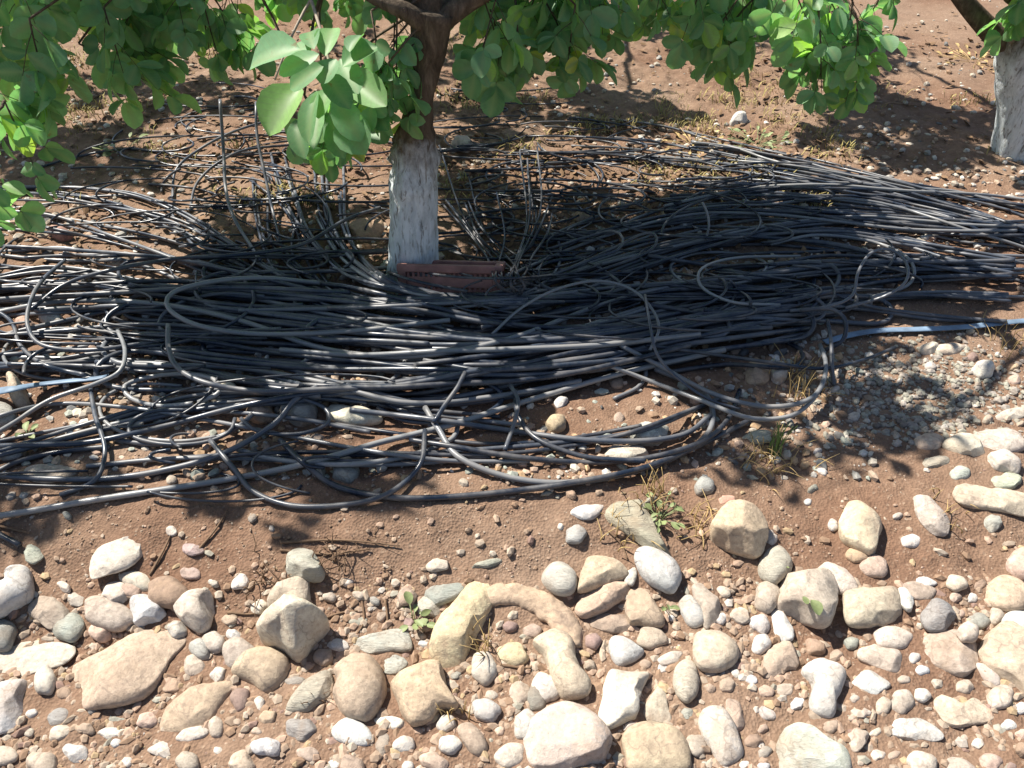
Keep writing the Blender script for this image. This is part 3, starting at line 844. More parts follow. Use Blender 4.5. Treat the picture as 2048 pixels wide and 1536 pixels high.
 ('white lump just left of the tapered grey-green slab', None, E(1176, 1024, 66, 28, -10), 'W', .6, 'a'),
 ('small blue-grey rock on soil below the white lump', None, E(1150, 1070, 42, 36), 'GG', .6, 'a', (0.42, 0.45, 0.45)),
 ('large cream stone under the hoses left of centre', 'the large cream stone', E(703, 832, 110, 44, 4), 'C', .7, 'a', (0.60, 0.55, 0.42)),
 ('orange-tan stone under the hoses left of the large cream one', None, E(520, 826, 58, 44), 'OT', .8, 'a'),
 ('knobbly cream rock below the heap\'s left front edge', None, E(455, 798, 76, 52, 10), 'C', .8, 'a', (0.50, 0.47, 0.38)),
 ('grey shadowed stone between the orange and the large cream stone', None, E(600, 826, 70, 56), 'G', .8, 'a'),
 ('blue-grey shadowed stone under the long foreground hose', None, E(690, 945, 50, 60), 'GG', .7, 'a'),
 ('flat cream stone beneath the hoses at the left', None, E(78, 611, 90, 26, -5), 'C', .6, 'a'),
 ('white stone below the flat cream one at the left', None, E(103, 640, 50, 32), 'W', .8, 'a'),
 ('pinkish red stone left of the white one under the hoses', None, E(52, 654, 44, 34), 'PK', .7, 'a', (0.46, 0.26, 0.18)),
 ('tan upright stone in front of the blue hose\'s left end', None, [(20, 800), (24, 765), (40, 752), (50, 770), (52, 805), (44, 818), (26, 818)], 'C', 1.2, 'a', (0.50, 0.42, 0.30)),
 ('grey mottled stone cut by the left edge below the blue hose', None, E(8, 835, 60, 52), 'G', .7, 'a'),
 ('pale stone cut by the left edge under the lower hoses', None, E(14, 906, 64, 32), 'C', .6, 'r'),
 ('dusty tan stone under the lower left hoses', None, E(100, 945, 110, 40, -5), 'B', .5, 'a'),
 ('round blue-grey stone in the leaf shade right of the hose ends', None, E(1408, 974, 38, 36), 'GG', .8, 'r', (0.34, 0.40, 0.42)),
 ('small orange-red clod below the round blue-grey stone', None, E(1452, 1000, 40, 18), 'PK', .5, 'a', (0.50, 0.25, 0.16)),
 ('pale rounded stone behind the grass tuft', None, E(1515, 876, 56, 26), 'GG', .5, 'r', (0.50, 0.50, 0.38)),
 ('white pebble on the bare soil below the grass tuft', None, E(1644, 944, 22, 14, 30), 'W', .7, 'r'),
 ('pale stone left of the knobbly rocks above the bank', None, E(875, 1131, 48, 26, -5), 'C', .5, 'a'),
 ('thin grey-green splinter on the bank above the ochre layered rock', None, E(975, 1128, 66, 14, -14), 'GG', .6, 'a'),
 ('tan stone right of the trunk foot behind the heap', None, E(928, 440, 40, 30), 'OT', .9, 'a'),
 ('orange stone left of the trunk foot', None, E(735, 462, 70, 44), 'OT', .7, 'a', (0.50, 0.30, 0.16)),
 ('pale stone behind the whitewashed trunk to its right', None, E(925, 290, 50, 22), 'C', .8, 'a'),
 ('bright orange stone between hoses right of the trunk', None, E(1168, 438, 40, 26), 'OT', .8, 'a'),
 ('round tan stone among hoses left of the heap', None, E(240, 530, 46, 36), 'OT', .9, 'r', (0.48, 0.33, 0.20)),
 ('second tan stone right of the round one among the hoses', None, E(288, 534, 36, 34), 'OT', .9, 'a'),
 ('white rock on the bare orchard soil, upper right', None, E(1478, 243, 34, 26), 'W', .9, 'a'),
 ('dark red stone among the left sunlit hoses', None, E(122, 472, 44, 26), 'P', .8, 'r', (0.30, 0.14, 0.10)),
]
stone_marks = []           # (px, py, size, label, short)
for i, s in enumerate(STONES):
    col = s[6] if len(s) > 6 else None
    bury = s[7] if len(s) > 7 else {'r': 0.37, 'a': 0.38, 'f': 0.38}[s[5]]
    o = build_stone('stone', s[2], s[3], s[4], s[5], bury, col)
    if bury < 0.1:
        o.location.z += 0.018
    tag(o, s[0], 'stone', 'stones lying on the red soil')
    P = np.asarray(s[2], float)
    stone_marks.append((P[:, 0].mean(), P[:, 1].mean(), max(np.ptp(P[:, 0]), np.ptp(P[:, 1])), s[0], s[1]))

# the curved orange stone that closes the arch
ac = catmull([(972, 1192), (1000, 1183), (1035, 1184), (1068, 1194), (1097, 1213), (1120, 1238), (1136, 1264), (1147, 1296)], 5)
aw = np.interp(np.linspace(0, 1, len(ac)), [0, .1, .5, .72, .76, .9, 1], [20, 23, 29, 30, 27, 29, 22])
ax_, ay_, az_ = px_ground(ac[:, 0], ac[:, 1], 0.012)
dep = ay_ * CP - (az_ - CAM_H) * SP
Rr = aw * dep / FPX
PP = np.stack([ax_, ay_, ground(ax_, ay_) + 0.003], -1)
PP[:, 2] = np.convolve(np.pad(PP[:, 2], 8, mode='edge'), np.ones(17) / 17, 'valid')
V, F = tube_tri(PP, Rr, 28, 0.62)
V += (0.016 * fbm(V[:, 0] * 22, V[:, 1] * 22, 7, 3) + 0.006 * fbm(V[:, 0] * 80, V[:, 1] * 80, 17, 3))[:, None] * np.array([1, 1, .6])
o = mesh_obj('stone', V, F, M_STONE)
o.color = (0.46, 0.33, 0.21, 1)
hm_stamp(V)
recenter(o)
tag(o, 'curved orange stone like a bent pipe closing the arch', 'stone', 'stones lying on the red soil')
stone_marks.append((1060, 1200, 130, 'curved orange stone', 'the curved orange stone'))

# smaller cobbles between them, each described by its neighbours
anchors = [m for m in stone_marks if m[4]]
used = set(s[0] for s in STONES)
SHAPES = {'r': ['rounded', 'egg-shaped', 'smooth'], 'a': ['angular', 'jagged', 'blocky'], 'f': ['flat', 'chip-like', 'flaky']}


def where(px, py):
    ds = sorted(anchors, key=lambda m: math.hypot(m[0] - px, (m[1] - py) * 1.2))
    outs = []
    for m in ds[:3]:
        dx, dy = px - m[0], (py - m[1]) * 1.2
        a = math.degrees(math.atan2(dy, dx))
        far = 'just ' if math.hypot(dx, dy) < m[2] * 0.5 + 45 else ''
        for lim, w in ((-157, 'left of'), (-112, 'behind the left of'), (-67, 'behind'), (-22, 'behind the right of'), (22, 'right of'), (67, 'in front right of'), (112, 'in front of'), (157, 'in front left of'), (181, 'left of')):
            if a < lim:
                outs.append(far + w + ' ' + m[4])
                break
    outs.append('between ' + ds[0][4] + ' and ' + ds[1][4])
    return outs


made = 0
zones = [(0, 1165, 2048, 1536, 75, 22, 62), (1000, 1190, 2048, 1536, 70, 22, 60), (0, 880, 2048, 1130, 16, 12, 26), (150, 760, 1500, 960, 12, 16, 40), (1650, 690, 2048, 870, 12, 16, 34)]
for (xa, ya, xb, yb_, n, lo, hi) in zones:
    k, tries = 0, 0
    while k < n and tries < n * 30:
        tries += 1
        px, py = random.uniform(xa, xb), random.uniform(ya, yb_)
        w = lo + (hi - lo) * random.random() ** 1.7
        P = ell(px, py, w, w * random.uniform(0.6, 1.0), random.uniform(-40, 40))
        gx_, gy_, _ = px_ground(np.append(P[:, 0], px), np.append(P[:, 1], py))
        ii, jj = hidx(gx_, gy_)
        if FREE[ii, jj].mean() < 0.86 or not FREE[ii[-1], jj[-1]]:
            continue
        ck = random.choices(['T', 'B', 'C', 'W', 'GG', 'PK', 'P', 'O', 'G', 'BR', 'WB'], [4, 5, 5, 6, 2.5, 3, 1, 0.8, 1.5, 1.5, 2.5])[0]
        kd = random.choice('rraaf')
        size = 'tiny' if w < 19 else ('small' if w < 27 else 'fist-sized')
        lab = None
        for wh in where(px, py):
            for shp in SHAPES[kd]:
                t = '%s %s %s pebble %s' % (size, shp, CNAME[ck], wh)
                if t not in used and len(t.split()) <= 16:
                    lab = t
                    break
            if lab:
                break
        if not lab:
            continue
        used.add(lab)
        o = build_stone('stone', P, ck, random.uniform(0.55, 0.85), kd, 0.34)
        tag(o, lab, 'stone', 'stones lying on the red soil')
        k += 1
        made += 1
print('cobbles', made, 'stones', len(STONES) + 1)


gx = axis_lines(-2.0, 2.2, 0.011, -70, 70)
gy = axis_lines(0.55, 5.0, 0.012, -30, 160)
GX, GY = np.meshgrid(gx, gy, indexing='ij')
GZ = ground(GX, GY)
bank = (~FREE).astype(float)
for _ in range(3):                       # earth banked up against the stones
    bank = (np.roll(bank, 1, 0) + np.roll(bank, -1, 0) + bank) / 3
    bank = (np.roll(bank, 1, 1) + np.roll(bank, -1, 1) + bank) / 3
gi, gj = np.rint((GX - HX0) / HRES).astype(int), np.rint((GY - HY0) / HRES).astype(int)
inside = (gi > 2) & (gi < HNX - 3) & (gj > 2) & (gj < HNY - 3)
GZ = GZ + np.where(inside, bank[np.clip(gi, 0, HNX - 1), np.clip(gj, 0, HNY - 1)], 0) * 0.006
nx_, ny_ = len(gx), len(gy)
idx = np.arange(nx_ * ny_).reshape(nx_, ny_)
GF = np.stack([idx[:-1, :-1], idx[1:, :-1], idx[1:, 1:], idx[:-1, 1:]], -1).reshape(-1, 4)
tag(mesh_obj('ground', np.stack([GX, GY, GZ], -1).reshape(-1, 3), GF, M_SOIL), kind='structure')


# ------------------------------------------------------------------ gravel (beyond counting)
def scatter(name, n, region, smin, smax, pal, wts, seed, flat=(0.45, 0.9), lev=1, power=2.2, dens=None, mat=None):
    r = np.random.default_rng(seed)
    D, F = ico(lev)
    var = []
    for k in range(14):
        Q = D * r.uniform(0.75, 1.2, 3)
        for _ in range(5):
            nn = r.normal(size=3)
            nn /= np.linalg.norm(nn)
            q = Q @ nn - r.uniform(0.6, 0.85)
            Q = Q - np.where(q > 0, q, 0)[:, None] * nn
        var.append(Q)
    px = r.uniform(region[0], region[2], n)
    py = region[1] + (region[3] - region[1]) * r.random(n)
    if dens is not None:
        keep = r.random(n) < dens(px, py)
        px, py = px[keep], py[keep]
        n = len(px)
    x, y, z = px_ground(px, py)
    s = smin + (smax - smin) * r.random(n) ** power
    cols = np.array([C[k] for k in pal])[r.choice(len(pal), n, p=np.array(wts) / sum(wts))]
    cols = cols * r.uniform(0.75, 1.15, (n, 1))
    a = r.uniform(0, 6.283, n)
    fl = r.uniform(flat[0], flat[1], n)
    m = len(D)
    V = np.empty((n, m, 3))
    which = r.integers(0, 14, n)
    el = r.uniform(0.7, 1.3, n)
    for k in range(14):
        sel = which == k
        q = var[k][None] * s[sel, None, None] * 0.5
        q = q * np.stack([el[sel], 1 / el[sel], fl[sel]], -1)[:, None, :]
        ca, sa = np.cos(a[sel])[:, None], np.sin(a[sel])[:, None]
        V[sel] = np.stack([q[..., 0] * ca - q[..., 1] * sa, q[..., 0] * sa + q[..., 1] * ca, q[..., 2]], -1)
    V[..., 0] += x[:, None]
    V[..., 1] += y[:, None]
    V[..., 2] += (z + s * fl * 0.14)[:, None]
    FF = (F[None] + (np.arange(n) * m)[:, None, None]).reshape(-1, 3)
    o = mesh_obj(name, V.reshape(-1, 3), FF, mat or M_GRAVEL, smooth=False)
    at = o.data.color_attributes.new('tint', 'FLOAT_COLOR', 'POINT')
    cc = np.ones((n * m, 4), np.float32)
    cc[:, :3] = np.repeat(cols, m, axis=0)
    at.data.foreach_set('color', cc.ravel())
    return o


def dens_front(px, py):
    base = sstep(1120, 1220, py) * 0.82 + 0.08
    mud = np.exp(-(((px - 1830) / 150) ** 2 + ((py - 1365) / 34) ** 2)) + np.exp(-(((px - 1530) / 110) ** 2 + ((py - 1440) / 45) ** 2)) + np.exp(-(((px - 1900) / 160) ** 2 + ((py - 1515) / 20) ** 2)) + np.exp(-(((px - 1050) / 50) ** 2 + ((py - 1240) / 40) ** 2)) + np.exp(-(((px - 80) / 60) ** 2 + ((py - 1420) / 60) ** 2))
    clump = np.clip(0.55 + 1.6 * fbm(px / 130, py / 100, 40), 0.1, 1)
    return np.clip(base * clump * np.clip(1 - 1.2 * mud, 0.02, 1), 0, 1)


g = scatter('gravel', 34000, (-60, 940, 2110, 1570), 0.004, 0.030, ['T', 'B', 'C', 'W', 'PK', 'BR', 'O', 'GG', 'P'], [8, 6, 2.5, 0.9, 7, 6, 2, 0.8, 1], 3, power=2.8, dens=dens_front)
tag(g, 'fine gravel and grit between the foreground stones', 'gravel', kind='stuff')
g = scatter('gravel', 60000, (-60, 900, 2110, 1570), 0.0018, 0.0085, ['T', 'B', 'PK', 'BR', 'C', 'P'], [6, 4, 6, 6, 1.5, 1.5], 15, power=1.6,
            dens=lambda px, py: np.clip(0.30 + 1.5 * fbm(px / 90, py / 70, 41), 0.05, 1) * (0.22 + 0.78 * sstep(1080, 1200, py)))
tag(g, 'soil-coloured grit scattered over the red earth', 'gravel', kind='stuff')
g = scatter('gravel', 4200, (1560, 660, 2110, 900), 0.006, 0.030, ['GG', 'G', 'W', 'D', 'C'], [6, 4, 0.8, 1.2, .6], 4,
            dens=lambda px, py: np.clip(1.5 * np.exp(-(((px - 1830) / 170) ** 2 + ((py - 780) / 75) ** 2)) + 0.12, 0, 1))
tag(g, 'patch of crushed grey-green gravel right of the hose heap', 'gravel', kind='stuff')
g = scatter('gravel', 8000, (-80, 560, 1750, 960), 0.006, 0.042, ['T', 'C', 'OT', 'W', 'PK', 'G', 'GG', 'BR', 'D'], [4, 4, 3, 2.0, 3, 2, 2.5, 3, 1], 6, mat=M_PEBBLE,
            dens=lambda px, py: np.clip(0.35 + 1.6 * fbm(px / 160, py / 90, 44), 0.06, 1))
tag(g, 'rubble and pebbles beneath and in front of the heap', 'gravel', kind='stuff')
g = scatter('gravel', 26000, (-300, -40, 2350, 600), 0.008, 0.045, ['T', 'C', 'B', 'W', 'PK', 'G', 'BR', 'D'], [4, 6, 4, 5.0, 3, 3, 2, 1], 7, power=2.2, mat=M_PEBBLE,
            dens=lambda px, py: np.clip(0.30 + 1.9 * fbm(px / 220, py / 70, 48), 0.05, 1) * (0.35 + 0.65 * sstep(150, 420, py)))
tag(g, 'pebbles strewn over the orchard floor behind the heap', 'gravel', kind='stuff')


# dead leaves on the orchard floor
def litter(n, region, seed):
    r = np.random.default_rng(seed)
    px, py = r.uniform(region[0], region[2], n), r.uniform(region[1], region[3], n)
    keep = r.random(n) < np.clip(0.45 + 2.2 * fbm(px / 230, py / 80, 52), 0.03, 1)
    px, py = px[keep], py[keep]
    n = len(px)
    x, y, z = px_ground(px, py)
    T = np.array([(-1, 0, 0.1), (-.4, .42, 0), (.3, .45, 0.05), (1, 0, .18), (.3, -.45, .12), (-.4, -.42, .04)])
    Fq = np.array([(0, 1, 2, 3), (0, 3, 4, 5)])
    s = r.uniform(0.008, 0.026, n)
    a = r.uniform(0, 6.283, n)
    q = T[None] * s[:, None, None]
    tl = r.normal(0, 0.35, (n, 2))
    q[..., 2] += q[..., 0] * tl[:, :1] + q[..., 1] * tl[:, 1:]
    V = np.stack([q[..., 0] * np.cos(a)[:, None] - q[..., 1] * np.sin(a)[:, None] + x[:, None], q[..., 0] * np.sin(a)[:, None] + q[..., 1] * np.cos(a)[:, None] + y[:, None], q[..., 2] + z[:, None] + 0.010], -1)
    o = mesh_obj('dead_leaves', V.reshape(-1, 3), (Fq[None] + (np.arange(n) * 6)[:, None, None]).reshape(-1, 4), M_LITTER, smooth=False)
    return tag(o, 'dry dead leaves littering the orchard floor behind the heap', 'dead leaves', kind='stuff')


litter(11000, (-300, -40, 2350, 560), 8)


def herbs(n, region, seed):
    r = np.random.default_rng(seed)
    px, py = r.uniform(region[0], region[2], n), r.uniform(region[1], region[3], n)
    keep = r.random(n) < np.clip(2.6 * fbm(px / 150, py / 50, 57) - 0.12, 0.0, 1)
    x, y, z = px_ground(px[keep], py[keep])
    n = len(x)
    h, a, l = r.uniform(.012, .045, n), r.uniform(0, 6.283, n), r.uniform(.3, 1.3, n)
    d = np.stack([np.cos(a), np.sin(a), 0 * a], -1)
    s = np.stack([-np.sin(a), np.cos(a), 0 * a], -1) * 0.0022
    b = np.stack([x, y, z], -1)
    up = np.array([0, 0, 1.0])
    m_ = b + d * (h * l * .4)[:, None] + up * (h * .7)[:, None]
    t_ = b + d * (h * l)[:, None] + up * (h * .95)[:, None]
    V = np.stack([b - s, b + s, m_ + s, m_ - s, t_ + s * .3, t_ - s * .3], 1)
    F = np.array([(0, 1, 2, 3), (3, 2, 4, 5)])
    o = mesh_obj('dry_grass', V.reshape(-1, 3), (F[None] + (np.arange(n) * 6)[:, None, None]).reshape(-1, 4), M_HERB, smooth=False)
    return tag(o, 'thin yellowing grass sprouting over the orchard floor', 'grass', kind='stuff')


herbs(90000, (-300, -60, 2350, 420), 12)
# ------------------------------------------------------------------ red harvest crate behind the heap
def make_crate():
    w, d, h = 0.315, 0.11, 0.120
    lx, ly, lz = px_ground(903, 618)
    cx, cy = float(lx[0]), float(ly[0]) + d / 2
    root = empty('harvest_crate', (cx, cy, float(ground(cx, cy)) + 0.005))
    root.rotation_euler = (math.radians(-24), math.radians(-1.5), math.radians(-5))
    tag(root, 'faded red plastic slotted crate standing against the whitewashed trunk', 'crate')

    def panel(L, rot, off):
        parts = [box_vf((0, 0, 0.02), (L, 0.012, 0.04)), box_vf((0, 0, h * 0.47), (L, 0.010, 0.018)), box_vf((0, 0, h - 0.055), (L, 0.012, 0.03))]
        n = int(L / 0.017)
        for i in range(n + 1):
            x = -L / 2 + 0.005 + i * (L - 0.01) / n
            parts.append(box_vf((x, 0.0, h * 0.45), (0.0075, 0.008, h * 0.80)))
        V, F = merge(parts)
        c, s = math.cos(rot), math.sin(rot)
        V = np.stack([V[:, 0] * c - V[:, 1] * s + off[0], V[:, 0] * s + V[:, 1] * c + off[1], V[:, 2]], -1)
        mesh_obj('side_panel', V, F, M_CRATE, root, smooth=False)
    panel(w - 0.03, 0, (0, -d / 2))
    panel(w - 0.03, 0, (0, d / 2))
    panel(d - 0.03, math.pi / 2, (-w / 2, 0))
    panel(d - 0.03, math.pi / 2, (w / 2, 0))
    for sx in (-1, 1):
        for sy in (-1, 1):
            mesh_obj('corner_post', *box_vf((sx * w / 2, sy * d / 2, h / 2), (0.026, 0.026, h - 0.002)), M_CRATE, root, smooth=False)
    r = 0.028
    rim = [box_vf((0, sy * (d / 2), h - 0.012), (w + 0.034, r, 0.026)) for sy in (-1, 1)]
    rim += [box_vf((sx * (w / 2 + 0.002), 0, h - 0.0125), (r, d - r - 0.001, 0.024)) for sx in (-1, 1)]
    o = mesh_obj('rim', *merge(rim), M_CRATE, root, smooth=False)
    b = o.modifiers.new('bevel', 'BEVEL')
    b.width = 0.004
    b.segments = 2
    mesh_obj('bottom', *box_vf((0, 0, 0.008), (w - 0.02, d - 0.02, 0.008)), M_CRATE, root, smooth=False)
    for x in np.arange(-w / 2, w / 2, 0.012):
        for y in np.arange(-d / 2, d / 2, 0.012):
            i, j = hidx(cx + x, cy + y)
            HM[i, j] = max(HM[i, j], root.location.z + h * 0.3)


make_crate()
CRX, CRY = [float(v[0]) for v in px_ground(903, 618)[:2]]

# ------------------------------------------------------------------ hoses
HEAP_MAX = 0.36


def filt(z, ds, wmax, sig):
    k = max(1, int(wmax / ds))
    zp = np.pad(z, k, mode='edge')
    m = np.max(np.lib.stride_tricks.sliding_window_view(zp, 2 * k + 1), axis=1)
    s = max(1, int(sig / ds))
    g = np.exp(-0.5 * (np.arange(-3 * s, 3 * s + 1) / s) ** 2)
    g /= g.sum()
    return np.convolve(np.pad(m, 3 * s, mode='edge'), g, 'valid')


def lay(path, r, label, group, lift=None, name='irrigation_hose', stiff=1.0, flat=1.0, mat=None, sides=7, cat='hose', stamp=True, collect=None):
    P = catmull(path, 9.0)
    n = len(P)
    px, py = P[:, 0], P[:, 1]
    z = np.full(n, 0.12)
    li = 0.0
    if lift is not None:
        li = np.interp(np.linspace(0, 1, n), np.linspace(0, 1, len(lift)), lift)
        kk = np.hanning(2 * (n // 10) + 3)
        kk /= kk.sum()
        li = np.convolve(np.pad(li, len(kk) // 2, mode='edge'), kk, 'valid')[:n]
    for it in range(4):
        x, y = on_plane(px, py, np.minimum(z, 1.2))
        i, j = hidx(x, y)
        g = ground(x, y)
        t = np.maximum(HM[i, j], g) - g
        t = HEAP_MAX * (1 - np.exp(-t / HEAP_MAX))
        ds = max(np.hypot(np.diff(x), np.diff(y)).mean(), 1e-3)
        zz_ = g + t + r
        u_, dy_, dz_ = rays(px, py)
        front = (np.abs(x - CRX) < 0.24) & (py > 548) & (py < 660)
        zz_ = np.where(front, np.maximum(zz_, CAM_H + dz_ / dy_ * (CRY - 0.03)), zz_)
        zn = filt(zz_, ds, 0.028 * stiff, 0.045 * stiff) + li
        z = zn if it < 2 else 0.5 * z + 0.5 * zn
    x, y = on_plane(px, py, np.minimum(z, 1.2))
    W = np.stack([x, y, z], -1)
    V, F = tube_tri(W, r, sides, flat)
    o = None
    if collect is not None:
        collect.append((V, F))
    else:
        o = mesh_obj(name, V, F, mat or M_HOSE)
        recenter(o)
        tag(o, label, cat, group)
    if stamp:
        D = np.repeat(W, 2, axis=0)
        D[1:-1:2] = (W[:-1] + W[1:])[: len(D[1:-1:2])] / 2
        i, j = hidx(D[:, 0], D[:, 1])
        zz = D[:, 2] + r * 0.75
        if lift is not None:
            zz = np.where(np.repeat(li, 2) > 0.015, -1, zz)
        np.maximum.at(HM, (i, j), zz)
        np.maximum.at(HM, (i + 1, j), zz - r * 0.3)
        np.maximum.at(HM, (i - 1, j), zz - r * 0.3)
        np.maximum.at(HM, (i, j + 1), zz - r * 0.3)
        np.maximum.at(HM, (i, j - 1), zz - r * 0.3)
    return o


# flat blue lay-flat hose under the heap: the two ends that show
lay([(1650, 684), (1700, 670), (1760, 661), (1850, 658), (1940, 653), (2010, 645), (2110, 637)], 0.013, 'flat blue hose end lying along the heap front at the right edge', None, name='flat_hose', flat=0.30, mat=M_BLUE, sides=12, cat='hose')

FAM = [
 # name, label, group, n, radius, upper guide, lower guide
 ('strew', 'thin black hose lying loose on the orchard floor behind the heap', 15, 0.0055,
  [(980, 225), (1150, 236), (1320, 252), (1480, 288), (1640, 318), (1820, 362), (2110, 430)],
  [(1000, 330), (1180, 318), (1340, 330), (1500, 345), (1660, 372), (1840, 408), (2110, 470)]),
 ('rightup', 'grey sunlit hose in the upper fan running off the right edge', 30, 0.0060,
  [(1380, 290), (1560, 322), (1720, 348), (1880, 375), (2000, 395), (2120, 415)],
  [(1330, 420), (1500, 408), (1680, 412), (1850, 440), (1980, 470), (2120, 520)]),
 ('rightmid', 'hose in the middle of the right-hand bundle, half in tree shade', 32, 0.0066,
  [(1090, 470), (1250, 425), (1420, 398), (1600, 392), (1780, 410), (1950, 430), (2120, 450)],
  [(930, 640), (1100, 596), (1300, 545), (1500, 508), (1700, 500), (1900, 535), (2120, 575)]),
 ('rightlow', 'hose in the lower right-hand bundle beside the bare soil', 28, 0.0074,
  [(960, 660), (1150, 620), (1350, 568), (1550, 530), (1750, 515), (1930, 520), (2120, 525)],
  [(760, 770), (1000, 752), (1200, 722), (1400, 672), (1600, 636), (1800, 630), (2120, 650)]),
 ('band', 'dark hose in the dense band across the middle of the heap', 52, 0.0080,
  [(-70, 590), (120, 582), (320, 575), (560, 582), (800, 592), (1040, 600), (1260, 585), (1500, 560), (1720, 556)],
  [(-70, 738), (130, 732), (330, 736), (560, 776), (800, 800), (1000, 792), (1250, 742), (1480, 690), (1660, 655)]),
 ('leftup', 'grey sunlit hose in the upper left fan, dipping into the heap', 13, 0.0062,
  [(-70, 372), (90, 376), (240, 388), (370, 428), (500, 505), (620, 566), (800, 612)],
  [(-70, 452), (110, 462), (270, 496), (420, 548), (560, 596), (700, 630), (860, 650)]),
 ('leftmid', 'hose in the left bundle entering level with the trunk foot', 10, 0.0066,
  [(-70, 488), (120, 494), (280, 508), (440, 548), (620, 590), (820, 616)],
  [(-70, 600), (100, 560), (230, 600), (330, 640), (520, 668), (760, 680)]),
 ('cross', 'black hose curving down through the left back of the heap', 12, 0.0060,
  [(350, 400), (392, 480), (470, 560), (600, 624), (760, 655), (900, 668)],
  [(600, 330), (622, 420), (655, 500), (716, 570), (820, 612), (960, 632)]),
 ('front', 'dark hose sagging in the loose fringe below the heap', 11, 0.0070,
  [(-60, 850), (180, 806), (430, 790), (700, 802), (900, 822), (1100, 826), (1300, 800), (1460, 730)],
  [(-60, 990), (200, 966), (450, 935), (700, 955), (900, 962), (1100, 946), (1300, 905), (1490, 815)]),
 ('arc', 'black hose in the sheaf curving down left of the trunk', 22, 0.0064,
  [(540, 265), (560, 340), (590, 430), (645, 505), (740, 566), (960, 606), (1150, 606)],
  [(700, 300), (690, 370), (684, 430), (706, 490), (764, 552), (900, 592), (1060, 598)]),
]
GROUPN = 'hoses heaped around the orchard tree'
jobs = []
for key, lab, n, r, A, B in FAM:
    rr = random.Random(key)
    A, B = np.array(A, float), np.array(B, float)
    m = max(len(A), len(B))
    ca, cb = catmull(A, 20), catmull(B, 20)
    s = np.linspace(0, 1, 40)
    ca = np.stack([np.interp(s, np.linspace(0, 1, len(ca)), ca[:, k]) for k in (0, 1)], -1)
    cb = np.stack([np.interp(s, np.linspace(0, 1, len(cb)), cb[:, k]) for k in (0, 1)], -1)
    nb = max(4, n // 5)
    BU = []
    for k in range(nb):
        BU.append(((k + rr.random()) / nb, rr.gauss(0, 0.36), rr.uniform(0.05, 0.20), rr.uniform(3, 9), rr.uniform(0, 6.28)))
    for i in range(n):
        t0, t1, am, fq, ph = BU[i % nb]
        wild = rr.random() < 0.28
        if wild:
            t0, t1, am, fq, ph = rr.random(), rr.gauss(0, 0.75), rr.uniform(0.08, 0.30), rr.uniform(4, 11), rr.uniform(0, 6.28)
        t = t0 + t1 * (s - 0.5) + am * np.sin(s * fq + ph) + rr.gauss(0, .035) + rr.gauss(0, .05) * (s - .5) + 0.03 * np.sin(s * rr.uniform(6, 14) + rr.uniform(0, 6.28))
        t = np.where(t > 1.05, 1.05 - (t - 1.05) * .5, t)
        t = np.where(t < -0.08, -0.08 - (t + 0.08) * .5, t)
        P = ca * (1 - t[:, None]) + cb * t[:, None]
        a, b = 0, 39
        if rr.random() < 0.35:
            a = rr.randint(1, 12)
        if rr.random() < 0.35:
            b = rr.randint(27, 38)
        if key in ('strew',):
            a, b = rr.randint(0, 12), rr.randint(22, 39)
        if key == 'front':
            a, b = rr.choice([(0, rr.randint(14, 30)), (rr.randint(6, 20), 39), (rr.randint(4, 14), rr.randint(24, 36))])
        if key in ('arc', 'cross'):
            a = int(14 * rr.random() ** 1.5)
        P = P[a:b + 1:4]
        P = P + np.array([[rr.gauss(0, 2.0), rr.gauss(0, 1.6)] for _ in range(len(P))])
        if key == 'band' and a < 4 and rr.random() < 0.5:   # coil ends: turn round instead of running off to the left
            P = P[rr.randint(2, 4):]
            e = P[0]
            rad = rr.uniform(26, 60)
            sg = rr.choice((-1, 1))
            P = np.vstack([[(e[0] + rad * 6, e[1] + sg * rad * 1.5), (e[0] + rad * 2.4, e[1] + sg * rad * 1.3), (e[0] - rad * .6, e[1] + sg * rad * 1.25), (e[0] - rad * 1.5, e[1] + sg * rad * 0.75), (e[0] - rad * 1.1, e[1] + sg * rad * .2)], P])
        if key == 'band' and rr.random() < 0.25:      # some turn back on themselves: end loops of the coils
            e = P[-1]
            rad = rr.uniform(28, 55)
            sg = rr.choice((-1, 1))
            P = np.vstack([P, [(e[0] + rad * 1.6, e[1] + sg * rad * .25), (e[0] + rad * 2.0, e[1] + sg * rad * 0.9), (e[0] + rad * 1.2, e[1] + sg * rad * 1.35), (e[0] - rad * 2, e[1] + sg * rad * 1.2), (e[0] - rad * 5, e[1] + sg * rad * 1.6)]])
        jobs.append((rr.random() + {'arc': .2, 'band': 0.25, 'rightlow': .1}.get(key, 0), P, r * rr.uniform(0.86, 1.08), lab))
rr = random.Random(404)
for i in range(24):
    cx, cy = rr.choice([(rr.uniform(0, 640), rr.uniform(400, 700)), (rr.uniform(60, 800), rr.uniform(760, 900)), (rr.uniform(1000, 1750), rr.uniform(400, 640)), (rr.uniform(560, 1300), rr.uniform(600, 820))])
    a0 = rr.choice((0, math.pi)) + rr.gauss(0, .5)
    bend = rr.choice((-1, 1)) * rr.uniform(0.25, 1.1)
    st, pts, q = rr.uniform(40, 75), [(cx, cy)], a0
    for k in range(rr.randint(5, 8)):
        pts.append((pts[-1][0] + st * 1.5 * math.cos(q), pts[-1][1] + st * 0.55 * math.sin(q)))
        q += bend * rr.uniform(0.5, 1.2)
    lab = 'loose curling hose tangled in the left half of the heap' if cx < 900 else 'loose curling hose tangled in the right half of the heap'
    jobs.append((rr.uniform(0.4, 1.3), np.array(pts), rr.uniform(.0055, .0075), lab))
jobs.sort(key=lambda j: j[0])
for _, P, r, lab in jobs:
    lay(P, r, lab, GROUPN)

